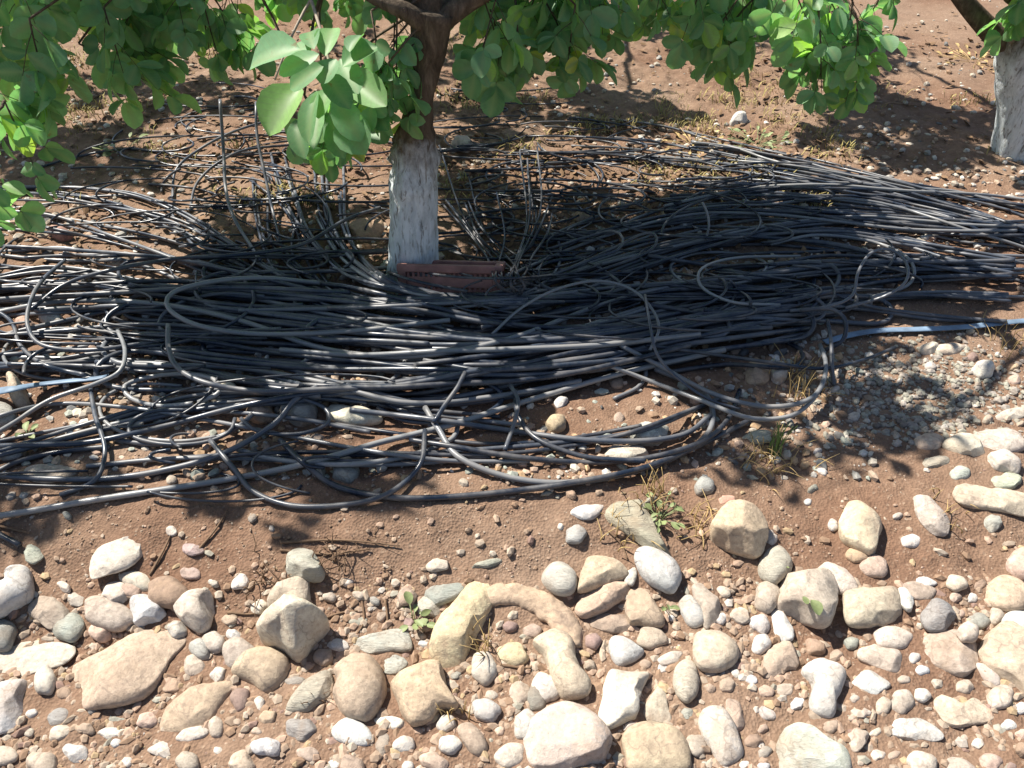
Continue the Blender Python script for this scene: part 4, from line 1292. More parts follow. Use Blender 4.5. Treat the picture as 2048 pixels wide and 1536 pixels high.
lay([(-60, 790), (0, 782), (70, 770), (140, 762), (192, 757), (215, 752)], 0.017, 'flat pale blue hose end showing under the heap at the left edge', None, name='flat_hose', flat=0.30, mat=M_BLUE, sides=12, cat='hose')

# thin springy tube ends beyond counting: left of, behind and right of the trunk, and under the front hoses
rr = random.Random(77)
MASS = []
for i in range(15):
    bx, by = rr.uniform(985, 1060), rr.uniform(520, 570)
    tx, ty = rr.uniform(872, 1110), rr.uniform(290, 430)
    mx, my = (bx + tx) / 2 + rr.uniform(-30, 30), (by + ty) / 2 + rr.uniform(-5, 25)
    lay([(bx + rr.uniform(-10, 60), by + 30), (bx, by), (mx, my), (tx, ty)], 0.0042, '', None, lift=[0, 0.02, rr.uniform(0.02, 0.07), rr.uniform(0, 0.06)], sides=5, stamp=False, collect=MASS)
for (x0, y0, x1, y1, n) in [(300, 270, 740, 540, 62), (870, 250, 1240, 540, 64), (1080, 300, 1560, 470, 44), (20, 400, 480, 720, 28), (1050, 560, 1400, 640, 16), (1350, 500, 1760, 640, 22), (120, 760, 900, 960, 9), (900, 170, 1010, 320, 12), (400, 180, 560, 300, 12)]:
    for i in range(n):
        cx, cy = rr.uniform(x0, x1), rr.uniform(y0, y1)
        k = 0.35 + 0.65 * (cy / 700)
        rx_, ry_ = rr.uniform(70, 260) * k, rr.uniform(10, 50) * k
        a0, sw = rr.uniform(0, 6.283), rr.choice((-1, 1)) * rr.uniform(0.9, 3.2)
        dx, dy = rr.gauss(0, 60) * k, rr.gauss(0, 26) * k
        t = np.linspace(0, 1, 9)
        P = np.stack([cx + rx_ * np.cos(a0 + sw * t) + dx * t, cy + ry_ * np.sin(a0 + sw * t) + dy * t], -1)
        m = rr.uniform(0, .045)
        lay(P, rr.uniform(.0034, .0056), '', None, lift=[0, m * rr.random(), m, m * rr.random(), rr.uniform(0, .05)], sides=5, stamp=False, collect=MASS)
tag(mesh_obj('hose_tangle', *merge(MASS), M_HOSE), 'springy tangle of thin black tube ends around the trunk and heap', 'hose tangle', kind='stuff')

# hoses one can pick out, traced one by one
ONE = [
 ('long foreground hose running lowest, from the left edge up into the heap', .0100, [(-60, 1040), (60, 1022), (200, 998), (430, 963), (600, 930), (760, 885), (900, 850), (1060, 800), (1250, 745), (1450, 700)], None),
 ('hose from the left edge second from the bottom, bending up to the heap', .0095, [(-60, 945), (60, 956), (200, 958), (330, 940), (450, 905), (545, 850), (590, 800), (640, 770)], None),
 ('pale hose from the left edge above the tan stones, rising straight to the heap', .0095, [(-60, 893), (60, 890), (180, 884), (330, 852), (470, 815), (600, 790), (760, 770), (900, 748)], None),
 ('short hose curling from the left edge up around the blue hose end', .0080, [(-50, 890), (20, 850), (100, 800), (190, 768), (240, 742), (250, 700), (235, 660)], [0, 0, 0, 0.01, 0.03, 0.03, 0.01]),
 ('hose loop bulging left, with both ends in the middle band', .0092, [(900, 640), (700, 662), (520, 668), (400, 652), (338, 618), (345, 586), (420, 564), (520, 556), (640, 566)], [0, 0, 0, .02, .04, .05, .05, .02, 0]),
 ('hose swinging low from the loop under the left front of the band', .0092, [(336, 650), (338, 700), (360, 740), (420, 768), (520, 782), (660, 778), (800, 770), (960, 740)], [0.06, 0.05, .03, 0.02, 0, 0, 0, 0]),
 ('big foreground bow of hose, its right end turning back up into the heap', .0100, [(850, 815), (878, 860), (915, 912), (1000, 950), (1110, 966), (1230, 952), (1340, 918), (1412, 872), (1425, 820), (1395, 775), (1310, 738)], None),
 ('lowest bow of hose below the heap, reaching towards the grass tuft', .0098, [(560, 880), (612, 930), (680, 975), (800, 996), (950, 990), (1130, 968), (1290, 935), (1420, 880), (1500, 840)], None),
 ('hose running straight inside the foreground bow to its right end', .0092, [(820, 880), (900, 892), (1040, 915), (1180, 925), (1300, 915), (1400, 885), (1455, 840), (1480, 780)], None),
 ('upper hose crossing behind the ochre pebble in the foreground bow', .0092, [(700, 820), (860, 838), (1000, 858), (1150, 878), (1280, 882), (1370, 868), (1420, 830)], None),
 ('small hose bight left of the ochre pebble in the foreground bow', .0082, [(1030, 790), (1036, 830), (1062, 868), (1105, 893), (1180, 915), (1290, 922)], None),
 ('hose with a wide swing right, ending below the grey gravel', .0085, [(1240, 690), (1320, 732), (1420, 785), (1520, 812), (1600, 806), (1640, 778), (1652, 730), (1640, 690)], [0, 0, 0.01, .02, .03, .05, .05, .03]),
 ('inner hose swinging right beneath the wide one', .0080, [(1215, 730), (1300, 762), (1400, 800), (1500, 836), (1580, 832), (1625, 800), (1648, 760)], [0, 0, 0.01, .02, .02, .03, .04]),
 ('thin hose crossing the shaded stones towards the grey gravel', .0070, [(1290, 690), (1400, 705), (1520, 722), (1640, 737), (1720, 722), (1790, 695)], [0, 0.02, .04, .05, .03, 0]),
 ('thin hoop of hose arching over the middle of the band', .0056, [(985, 668), (1040, 618), (1110, 580), (1190, 562), (1255, 575), (1298, 610), (1318, 655), (1300, 700)], [0, .03, .06, .07, .07, .06, .03, 0]),
 ('thin hose crossing the hoop and running on to the lower right', .0056, [(1290, 590), (1300, 650), (1315, 710), (1360, 760), (1420, 800), (1480, 818)], [0.05, .08, .06, 0.03, 0.02, 0]),
 ('grey hoop of hose standing up in the shaded right bundle', .0062, [(1580, 622), (1660, 612), (1705, 590), (1716, 545), (1742, 506), (1782, 500), (1812, 525), (1812, 562), (1770, 592), (1690, 616)], [0, .03, .07, .10, .12, .12, .10, .08, .04, 0]),
 ('hose loop opening left, in the shade below the right bundle', .0060, [(1560, 610), (1470, 605), (1410, 580), (1396, 552), (1415, 530), (1480, 515), (1600, 512)], [0, 0.02, .04, .06, .05, .03, 0]),
 ('small hose end loop in the shade right of the trunk', .0065, [(1090, 500), (1170, 475), (1225, 462), (1246, 478), (1235, 500), (1180, 520), (1080, 560)], [0, .03, .06, .07, .05, .03, 0]),
 ('second small hose end loop, just right of the first one', .0065, [(1120, 545), (1220, 500), (1280, 470), (1308, 468), (1312, 488), (1280, 512), (1180, 548)], [0, .03, .06, .07, .05, .03, 0]),
 ('short pale tube standing upright in the shaded right bundle', .0055, [(1412, 480), (1418, 450), (1414, 425), (1405, 405)], [0, .05, .10, .14]),
 ('tall hose end standing nearly upright at the back left', .0080, [(520, 520), (470, 440), (452, 380), (447, 300), (440, 200)], [0, .03, .10, .22, .36]),
 ('second upright hose end, left of the sunlit leaf cluster', .0070, [(560, 480), (545, 420), (528, 340), (514, 270), (512, 205)], [0, .03, .10, .2, .3]),
 ('arched hose end over bare soil at the back left', .0070, [(345, 400), (352, 340), (400, 298), (470, 262), (560, 235)], [0, .03, .06, .06, .03]),
 ('lower arched hose at the back left above bare soil', .0070, [(380, 420), (392, 370), (430, 330), (490, 300), (580, 290)], [0, .03, .05, .04, .02]),
 ('long thin hose lying level across the back left soil', .0062, [(60, 340), (160, 312), (260, 298), (400, 312), (560, 306), (690, 304)], None),
 ('hose crossing bare soil at far left, from leaf to heap', .0080, [(-50, 600), (20, 640), (40, 690), (90, 730), (170, 750)], None),
 ('curved hose dropping across the white stone at far left', .0080, [(130, 520), (85, 560), (62, 600), (55, 650), (85, 690), (180, 700), (330, 680)], [0, .04, .05, .04, .02, 0, 0]),
 ('hose slanting across the left fan from lower left to upper right', .0080, [(60, 620), (150, 560), (330, 520), (470, 510), (600, 490), (690, 440), (760, 415)], [0, .05, .06, .05, .05, .04, .02]),
 ('white-streaked sunlit hose across the middle of the left fan', .0090, [(-60, 603), (60, 594), (180, 588), (330, 580), (480, 575), (700, 585)], [0, 0.01, .02, .02, .02, 0]),
 ('bright sunlit hose entering the left edge level with the trunk middle', .0088, [(-60, 490), (80, 496), (230, 506), (360, 520), (480, 545), (620, 580)], [0, 0.01, .02, .02, .02, 0]),
 ('short hose stub sticking out below the pale sunlit stretch', .0088, [(868, 845), (890, 810), (915, 775), (930, 745)], [0, .02, .03, .02]),
 ('hose end hanging down from the band\'s sunlit right end', .0075, [(1010, 900), (1030, 840), (1036, 800), (1020, 770)], [0, .01, .03, .02]),
 ('hose end dangling straight down by the grey gravel', .0075, [(1655, 640), (1662, 680), (1664, 730), (1668, 770)], [0.06, .07, .05, 0]),
 ('thick hose end hooked over the heap by the blue hose', .0085, [(1600, 620), (1660, 618), (1690, 640), (1686, 680), (1650, 700)], [0.03, .06, .07, .05, .01]),
 ('hose sagging low from the band to the shaded bank', .0085, [(420, 880), (470, 940), (510, 985), (590, 1012), (700, 1008), (780, 985), (840, 930), (850, 860)], None),
 ('hose dropping behind the long foreground hose near the left', .0078, [(180, 770), (190, 830), (210, 900), (190, 960), (120, 990)], None),
 ('sunlit hose lying over the bright gap in the middle of the band', .0100, [(560, 700), (720, 710), (880, 702), (1030, 698), (1200, 690), (1400, 668)], None),
 ('lower sunlit hose ending the bright gap of the band', .0100, [(600, 770), (760, 775), (900, 768), (1050, 760), (1200, 735), (1380, 690)], None),
]
for lab, r, P, lf in ONE:
    lay(P, r * 0.83, lab, GROUPN, lift=lf, sides=8, stiff=1.2)
print('hoses', sum(1 for o in bpy.data.objects if o.name.startswith('irrigation_hose')))
# ------------------------------------------------------------------ leaves
LT = [0.0, 0.10, 0.30, 0.52, 0.74, 0.90, 1.0]
LW = [0.03, 0.44, 0.84, 1.0, 0.94, 0.62, 0.06]
_lv = []
for t, w in zip(LT, LW):
    for sd_ in (-1, -0.5, 0, 0.5, 1):
        _lv.append((t, sd_ * 0.5 * w, abs(sd_) ** 1.5 * 0.16 * w - 0.22 * t * t + 0.02 * math.sin(t * 9 + sd_ * 3)))
LEAF_V = np.array(_lv)
LEAF_F = np.array([[i * 5 + j, i * 5 + j + 1, (i + 1) * 5 + j + 1, (i + 1) * 5 + j] for i in range(len(LT) - 1) for j in range(4)])
LEAF_VEIN = np.array([0.75 if k % 5 == 2 else 0.0 for k in range(len(LEAF_V))], np.float32)


def nrmz(v):
    return v / (np.linalg.norm(v) + 1e-9)


def leaf_mesh(name, leaves, parent, mat=None):
    """leaves: (base, axis, normal, length, width)"""
    n = len(leaves)
    B = np.array([l[0] for l in leaves])
    A = np.array([nrmz(l[1]) for l in leaves])
    N = np.array([l[2] for l in leaves])
    L = np.array([l[3] for l in leaves])
    W = np.array([l[4] for l in leaves])
    N = N - A * (N * A).sum(1)[:, None]
    N /= np.linalg.norm(N, axis=1)[:, None] + 1e-9
    S = np.cross(N, A)
    cv = RNG.uniform(0.2, 1.6, n)
    fo = RNG.uniform(0.3, 1.7, n)
    T = LEAF_V
    zz = np.abs(T[None, :, 1]) ** 1.5 * 0.45 * fo[:, None] * W[:, None] - 0.22 * T[None, :, 0] ** 2 * cv[:, None] * L[:, None]
    V = B[:, None] + A[:, None] * (T[None, :, 0] * L[:, None])[..., None] + S[:, None] * (T[None, :, 1] * W[:, None])[..., None] + N[:, None] * zz[..., None]
    m = len(T)
    F = (LEAF_F[None] + (np.arange(n) * m)[:, None, None]).reshape(-1, 4)
    o = mesh_obj(name, V.reshape(-1, 3), F, mat or M_LEAF, parent)
    at = o.data.attributes.new('vein', 'FLOAT', 'POINT')
    at.data.foreach_set('value', np.tile(LEAF_VEIN, n))
    at = o.data.attributes.new('blade', 'FLOAT_VECTOR', 'POINT')
    bl = np.stack([T[:, 0], np.abs(T[:, 1]), 0 * T[:, 0]], -1).astype(np.float32)
    at.data.foreach_set('vector', np.tile(bl, (n, 1)).ravel())
    return o


def rot_about(v, k, a):
    return v * math.cos(a) + np.cross(k, v) * math.sin(a) + k * k.dot(v) * (1 - math.cos(a))


def compound(base, ax, nm, L, r, leaves, stems):
    ax = nrmz(ax)
    nm = nrmz(nm - ax * ax.dot(nm))
    n = r.choice([3, 3, 5])
    rach = L * r.uniform(0.9, 1.5)
    tip = base + ax * rach
    stems.append((base, tip, 0.0012))
    k = L * r.uniform(0.85, 1.15)
    leaves.append((tip, ax + np.array([r.gauss(0, .12) for _ in range(3)]), nm + np.array([r.gauss(0, .25) for _ in range(3)]), k, k * r.uniform(.62, .8)))
    for q in range((n - 1) // 2):
        p = base + ax * rach * (0.92 - 0.42 * q)
        for sgn in (-1, 1):
            a2 = rot_about(ax, nm, sgn * math.radians(r.uniform(48, 80)))
            k = L * r.uniform(0.75, 1.05)
            leaves.append((p, a2 + np.array([r.gauss(0, .15) for _ in range(3)]) + np.array([0, 0, -0.15]), nm + np.array([r.gauss(0, .35) for _ in range(3)]), k, k * r.uniform(.62, .82)))


def sprig(p, d, r, leaves, stems, n=6, L=0.075, length=0.2, up=0.6):
    """a shoot that hangs from p in direction d"""
    d = nrmz(np.asarray(d, float))
    q = p - d * length
    stems.append((q, p, 0.0028))
    ref = nrmz(np.cross(d, np.array([0.3, 0.2, 1.0])))
    for i in range(n):
        t = (i + 0.6) / n
        b = q + d * length * t
        side = rot_about(ref, d, i * 2.4 + r.uniform(-.5, .5))
        ax = side * r.uniform(0.5, 1.0) + d * r.uniform(0.4, 0.9) + np.array([0, 0, -r.uniform(0.1, 0.5)])
        nm = np.array([r.gauss(0, .45), r.gauss(0, .45), up]) + side * 0.2
        compound(b, ax, nm, L * r.uniform(0.85, 1.15), r, leaves, stems)
    compound(p, d, np.array([r.gauss(0, .4), r.gauss(0, .4), up]), L, r, leaves, stems)
    return q


def stems_mesh(name, stems, parent):
    parts = []
    for a, b, r in stems:
        mid = (a + b) / 2 + np.array([0, 0, 0.06 * np.linalg.norm(b - a)])
        parts.append(tube_tri(np.array([a, mid, b]), [r, r * .9, r * .7], 4))
    return mesh_obj(name, *merge(parts), M_BARK, parent)


def bez(a, b, c, n=14):
    t = np.linspace(0, 1, n)[:, None]
    return a * (1 - t) ** 2 + 2 * b * t * (1 - t) + c * t * t


def kmeans(P, k, r):
    P = np.array(P)
    c = P[r.sample(range(len(P)), k)]
    for _ in range(12):
        a = np.argmin(((P[:, None] - c[None]) ** 2).sum(-1), 1)
        for j in range(k):
            if (a == j).any():
                c[j] = P[a == j].mean(0)
    return a, c


def build_tree(base, label, trunk_pts, trunk_r, wash, fork, sprigs, seed, klimb, limb_r, extra=None):
    """sprigs: list of (position, direction, n leaves, leaf length, shoot length)"""
    r = random.Random(seed)
    root = empty('pistachio_tree', base)
    tag(root, label, 'tree', 'whitewashed orchard trees')
    b = np.array(base)
    P = catmull(np.array(trunk_pts) - b, 0.02)
    R = np.interp(np.linspace(0, 1, len(P)), np.linspace(0, 1, len(trunk_r)), trunk_r)
    V, F = tube_tri(P, R, 40)
    d = V.copy()
    ang = np.arctan2(V[:, 1], V[:, 0])
    k = 0.010 * fbm(np.cos(ang) * 2 + 5, V[:, 2] * 9 + np.sin(ang) * 2, 15, 3) + 0.008 * fbm(ang * 6, V[:, 2] * 14, 23, 3)
    hv = np.stack([np.cos(ang), np.sin(ang), 0 * ang], -1)
    cen = np.array([P[np.argmin(np.abs(P[:, 2] - z))][:2] for z in V[:, 2]])
    rad = V[:, :2] - cen
    rad /= np.linalg.norm(rad, axis=1)[:, None] + 1e-9
    # rough lumps where the graft has swollen
    zb = (V[:, 2] - wash) / 0.10
    lump = np.exp(-zb ** 2) * np.maximum(fbm(ang * 1.5 + 3, V[:, 2] * 26, 33, 3), -0.1) * 0.07
    V[:, :2] += rad * (2.2 * k + lump)[:, None]
    o = mesh_obj('trunk', V, F, mat_bark(wash), root)
    leaves, stems = [], []
    ends = []
    for p, dd, n, L, ln in sprigs:
        if not clear_of_cluster(p):
            continue
        q = sprig(np.asarray(p) - b, dd, r, leaves, stems, n, L, ln)
        ends.append(q)
    fk = np.array(fork) - b
    if ends:
        kk = min(klimb, len(ends))
        a, c = kmeans(ends, kk, r)
        for j in range(kk):
            mem = [ends[i] for i in range(len(ends)) if a[i] == j]
            if not mem:
                continue
            mid = fk + (c[j] - fk) * 0.45 + np.array([0, 0, 0.16 * np.linalg.norm(c[j] - fk)])
            L = bez(fk, mid, c[j], 20)
            nz = np.array([[r.gauss(0, .008) for _ in range(3)] for _ in range(20)])
            L[2:] += nz[2:]
            mesh_obj('limb', *tube_tri(catmull(L, .03), np.linspace(limb_r, 0.009, len(catmull(L, .03))), 12), M_BARK, root)
            for e in mem:
                s = L[7 + int(np.argmin(np.linalg.norm(L[7:] - e, axis=1)))]
                m2 = (s + e) / 2 + np.array([r.gauss(0, .03), r.gauss(0, .03), 0.05])
                tw = bez(s, m2, e, 8)
                stems.append((tw[0], tw[3], 0.006))
                stems.append((tw[3], tw[7], 0.0045))
    stems_mesh('twigs', stems, root)
    leaf_mesh('crown', leaves, root)
    if extra:
        extra(root, b)
    return root


# ------------------------------------------------------------------ where the crowns hang
def from_shadow(region, n, r, zlo, zhi):
    """points of a crown whose shade falls on this part of the ground"""
    out, tries = [], 0
    cx, cy, rx, ry = region
    while len(out) < n and tries < n * 60:
        tries += 1
        a, q = r.uniform(0, 6.283), math.sqrt(r.random())
        x, y, z = px_ground(cx + rx * q * math.cos(a), cy + ry * q * math.sin(a), 0.08)
        g = np.array([x[0], y[0], z[0]])
        h = r.uniform(zlo, zhi)
        p = g + SUN * (h / SUN[2])
        pr = project(p)
        if pr and -250 < pr[0] < 2300 and pr[1] > -90 - 260 / pr[2]:
            continue
        if not keeps_light(p):
            continue
        out.append((p, np.array([r.gauss(0, .5), r.gauss(0, .5) - 0.2, -0.55]), r.randint(5, 7), r.uniform(.065, .085), r.uniform(.14, .24)))
    return out


def in_view(boxes, r):
    out = []
    for (x0, y0, x1, y1, d0, d1, n, L) in boxes:
        for i in range(n):
            px, py = r.uniform(x0, x1), r.uniform(y0, y1)
            p = at_depth(px, py, r.uniform(d0, d1))
            if py < 10 and not keeps_light(p):
                continue
            out.append((p, np.array([r.gauss(0, .35), r.gauss(0, .35), -0.9]), r.randint(4, 6), L * r.uniform(.85, 1.15), r.uniform(.10, .20)))
    return out


LIT = [(955, 720, 95, 90), (2000, 500, 230, 190), (130, 440, 220, 100), (60, 640, 130, 70), (1350, 262, 260, 48), (1180, 920, 150, 60), (1700, 985, 330, 90), (450, 265, 150, 60), (845, 592, 60, 26), (1900, 90, 90, 60)]


def keeps_light(p):
    g = np.asarray(p) - SUN * ((p[2] - 0.2) / SUN[2])
    q = project(g)
    if q is None:
        return True
    for ox, oy in ((0, -.24), (.24, -.12), (-.24, -.12)):
        k = project(g + np.array([ox, oy, 0]))
        if k and -60 < k[0] < 2110 and 1090 < k[1] < 1600:
            return False
    spill = [k for k in (project(g + np.array([ox, oy, 0])) for ox, oy in ((.2, 0), (-.2, 0), (0, .15), (0, -.18))) if k]
    if not (-150 < q[0] < 2200 and 0 < q[1] < 1560):
        return True
    return all(((q[0] - a) / c) ** 2 + ((q[1] - b) / d) ** 2 > 1.35 for a, b, c, d in LIT) and not any(((k[0] - a) / c) ** 2 + ((k[1] - b) / d) ** 2 < 0.8 for k in spill for a, b, c, d in LIT)


r = random.Random(5)
SHADE = [(1400, 540, 330, 190, 110), (1100, 520, 150, 140, 40), (1270, 690, 260, 80, 50), (640, 620, 330, 110, 62), (480, 560, 170, 120, 16), (560, 420, 170, 110, 12), (980, 440, 110, 130, 12),
         (720, 965, 270, 24, 10), (1420, 890, 120, 40, 8), (560, 900, 420, 50, 9), (1000, 330, 150, 60, 8), (1290, 380, 200, 70, 14)]
main = []
for cx, cy, rx, ry, n in SHADE:
    main += from_shadow((cx, cy, rx, ry), n, r, 1.3, 2.5)
VIEW_MAIN = [
 (20, -120, 200, 40, 2.0, 2.7, 7, .085), (180, -120, 330, 30, 2.2, 2.8, 5, .085), (210, 20, 330, 170, 2.3, 2.8, 8, .080), (340, -60, 500, 20, 2.4, 2.9, 4, .075),
 (-40, 60, 100, 130, 2.0, 2.4, 3, .078), (400, 50, 530, 110, 2.5, 3.0, 5, .07),
 (560, 150, 700, 270, 2.35, 2.6, 4, .07), (765, 70, 835, 200, 2.24, 2.34, 6, .066), (560, -70, 800, 0, 2.5, 3.0, 7, .07),
 (960, -90, 1230, 40, 2.2, 2.8, 14, .075), (960, 50, 1180, 120, 2.2, 2.6, 7, .075), (1240, -80, 1330, 10, 2.4, 2.9, 4, .07)]
VIEW_RIGHT = [
 (1360, -110, 1760, 20, 2.3, 3.0, 19, .085), (1380, 20, 1480, 110, 2.5, 2.9, 5, .075), (1540, 20, 1740, 130, 2.3, 2.7, 8, .078), (1570, 120, 1710, 160, 2.4, 2.7, 3, .07), (1760, -80, 1820, 0, 2.6, 3.0, 2, .075)]
main += in_view(VIEW_MAIN, r)
HUB = at_depth(650, 170, 2.08)


def clear_of_cluster(p, rad=0.50):
    v = np.asarray(p) - HUB
    t = v.dot(SUN)
    return not (t > 0.16 and np.linalg.norm(v - SUN * t) < rad)


main = [m for m in main if clear_of_cluster(m[0])]


def G3(px, py, dz=0):
    x, y, z = px_ground(px, py, dz)
    return np.array([x[0], y[0], z[0]])


# centre tree
bx = G3(824, 568)
YT = bx[1]


def at_y(px, py, y):
    dx, dy, dz = rays(px, py)
    t = y / dy
    return np.array([dx * t, y, CAM_H + dz * t])


tp = [bx + np.array([0, 0, -0.06]), at_y(825, 500, YT), at_y(826, 420, YT), at_y(829, 350, YT), at_y(829, 285, YT), at_y(841, 215, YT), at_y(852, 140, YT), at_y(860, 70, YT), at_y(868, 20, YT)]
kr = (YT * CP - (0.5 - CAM_H) * SP) / FPX
tr = [74 * kr, 54 * kr, 50 * kr, 47 * kr, 47 * kr, 36 * kr, 25 * kr, 25 * kr, 34 * kr]


def front_cluster(root, b):
    """the sunlit leaves hanging nearest the viewer, each placed by itself"""
    rr = random.Random(3)
    # px, py of the leaf's base, px, py of its tip, width, depth
    LF = [(600, 98, 496, 118, 86, 2.10), (602, 172, 528, 246, 82, 2.08), (650, 112, 660, 44, 44, 2.12), (628, 98, 606, 30, 38, 2.16), (638, 108, 556, 140, 44, 2.05),
          (648, 130, 578, 172, 46, 2.02), (634, 182, 604, 268, 40, 2.04), (660, 176, 632, 228, 44, 2.06), (686, 134, 750, 92, 66, 2.10), (694, 146, 766, 205, 56, 2.05),
          (690, 232, 722, 298, 66, 2.06), (668, 196, 712, 262, 50, 2.03), (680, 118, 712, 178, 46, 2.08), (650, 150, 690, 196, 44, 2.0), (640, 206, 626, 292, 40, 2.12),
          (672, 118, 640, 160, 48, 2.0), (662, 226, 672, 300, 44, 2.14), (724, 180, 752, 236, 46, 2.13), (612, 124, 588, 78, 44, 2.16), (700, 104, 720, 66, 40, 2.16), (590, 240, 600, 300, 36, 2.18), (730, 230, 770, 280, 44, 2.2)]
    leaves, stems = [], []
    hub = at_depth(664, 150, 2.10)
    for x0, y0, x1, y1, w, d in LF:
        rdx, rdy, rdz = rays((x0 + x1) / 2, (y0 + y1) / 2)
        rd = np.array([rdx, rdy, rdz])
        dpl = (hub - np.array([0, 0, CAM_H])).dot(SUN) / rd.dot(SUN)
        d = d + float(np.clip(0.45 * (dpl - 2.10), -0.22, 0.22))
        a = at_depth(x0, y0, d)
        toward = nrmz(np.array([0, 0, CAM_H]) - a)
        nm = nrmz(SUN + toward * 0.95 + np.array([rr.gauss(0, .13) for _ in range(3)]))
        qx, qy, qz = rays(x1, y1)                      # the blade lies square to the light
        q = np.array([qx, qy, qz])
        c = np.array([0, 0, CAM_H]) + q * ((a - np.array([0, 0, CAM_H])).dot(nm) / q.dot(nm))
        L = np.linalg.norm(c - a) * 1.04
        leaves.append((a - b, c - a, nm, L, 1.18 * w * d / FPX))
        stems.append((hub - b, a - b, 0.0013))
    leaf_mesh('leaf_cluster', leaves, root)['label'] = 'cluster of broad leaves catching full sun'
    top = at_depth(600, -60, 2.25)
    P = bez(top - b, at_depth(640, 40, 2.14) - b, hub - b, 10)
    mesh_obj('twig', *tube_tri(P, np.linspace(0.006, 0.003, 10), 7), M_TWIG2, root)
    P = bez(at_depth(690, -80, 2.3) - b, at_depth(610, -20, 2.2) - b, at_depth(550, 160, 2.2) - b, 10)
    mesh_obj('twig', *tube_tri(P, np.linspace(0.006, 0.0025, 10), 7), M_TWIG2, root)
    # stout limb running off left, high in the picture
    P = catmull([at_y(866, 60, YT) - b, at_y(810, 22, YT - .05) - b, at_y(730, -14, YT - .02) - b, at_y(690, -60, YT) - b], .03)
    mesh_obj('limb', *tube_tri(P, np.linspace(0.033, 0.010, len(P)), 14), M_BARK, root)
    P = catmull([at_y(868, 55, YT) - b, at_y(905, 25, YT) - b, at_y(960, -10, YT) - b, at_y(1060, -60, YT - .1) - b], .03)
    mesh_obj('limb', *tube_tri(P, np.linspace(0.034, 0.018, len(P)), 14), M_BARK, root)


M_TWIG2 = mat_plain('pale_twig', (0.36, 0.30, 0.23), 0.8, 0.3, 60)
build_tree(tuple(bx), 'pistachio tree with whitewashed trunk standing in the heap of hoses', tp, tr, float(at_y(826, 318, YT)[2] - bx[2]), at_y(868, 30, YT), main, 21, 9, 0.03, front_cluster)

# right tree
rx = G3(2040, 305)
YR = rx[1]
kr = (YR * CP - (0.4 - CAM_H) * SP) / FPX
tp = [rx + np.array([0, 0, -0.06]), at_y(2042, 240, YR), at_y(2044, 170, YR), at_y(2046, 110, YR), at_y(2050, 60, YR), at_y(2060, 10, YR)]
tr = [54 * kr, 49 * kr, 47 * kr, 47 * kr, 48 * kr, 36 * kr]
right = in_view(VIEW_RIGHT, r)
for cx, cy, rx_, ry_, n in [(1850, 235, 230, 60, 70), (1780, 170, 150, 30, 16), (1760, 90, 130, 60, 12), (1720, 640, 90, 40, 4), (1810, 790, 170, 60, 9), (1560, 880, 80, 30, 2)]:
    right += from_shadow((cx, cy, rx_, ry_), n, r, 1.2, 2.4)
right += in_view([(2030, -30, 2090, 50, 3.0, 3.3, 3, .085)], r)


def right_limbs(root, b):
    P = catmull([at_y(2040, 100, YR) - b, at_y(2000, 80, YR) - b, at_y(1965, 45, YR) - b, at_y(1930, 5, YR) - b, at_y(1880, -60, YR) - b], .03)
    mesh_obj('limb', *tube_tri(P, np.linspace(0.05, 0.028, len(P)), 14), M_BARK, root)
    P = catmull([at_y(2050, 110, YR) - b, at_y(2090, 60, YR) - b, at_y(2140, -30, YR) - b], .03)
    mesh_obj('limb', *tube_tri(P, np.linspace(0.05, 0.03, len(P)), 14), M_BARK, root)


build_tree(tuple(rx), 'second whitewashed pistachio tree cut by the right edge', tp, tr, float(at_y(2044, 95, YR)[2] - rx[2]), at_y(2056, 20, YR), right, 22, 8, 0.03, right_limbs)


def plain_tree(x, y, label, regions, boxes, seed):
    z = float(ground(x, y))
    sp = []
    for cx, cy, a, b_, n in regions:
        sp += from_shadow((cx, cy, a, b_), n, r, 1.3, 2.5)
    sp += in_view(boxes, r)
    q = random.Random(seed)
    for _ in range(26):
        a, d = q.uniform(0, 6.28), q.uniform(0.3, 1.1)
        p = np.array([x + d * math.cos(a), y + d * math.sin(a), q.uniform(1.6, 2.6)])
        pr = project(p)
        if pr and -300 < pr[0] < 2350 and pr[1] > -250:
            continue
        if not keeps_light(p):
            continue
        sp.append((p, np.array([q.gauss(0, .5), q.gauss(0, .5), -0.4]), 6, .075, .2))
    tp = [(x, y, z - .06), (x + .01, y, z + .25), (x, y + .01, z + .5), (x + .02, y, z + .85)]
    build_tree((x, y, z), label, tp, [.10, .09, .085, .07], 0.48, np.array([x + .02, y, z + .8]), sp, seed, 7, 0.03)


plain_tree(-3.5, 4.7, 'neighbouring pistachio tree left of the frame, its shade on bare soil', [(150, 270, 230, 60, 34), (60, 330, 120, 30, 8)], [], 23)
plain_tree(0.15, 7.4, 'pistachio tree behind the frame top, shading the soil beyond the trunk', [(1180, 185, 190, 34, 34), (930, 170, 80, 90, 20), (960, 250, 60, 30, 8), (430, 190, 160, 30, 12), (1500, 60, 200, 40, 14), (700, 70, 200, 40, 6), (1080, 70, 140, 30, 6), (1760, 90, 120, 40, 10)], [], 24)
near = [(40, 300, 60, 310, 2.15, 2.2, 1, .06), (-20, 380, 5, 430, 2.0, 2.1, 1, .07), (-50, 180, -10, 220, 2.0, 2.1, 1, .08)]
plain_tree(-3.1, 1.7, 'pistachio tree beside the viewer whose leaf tips reach in at left', [], near, 25)

# ------------------------------------------------------------------ weeds, grass, dry twigs, fallen leaves
rr = random.Random(9)


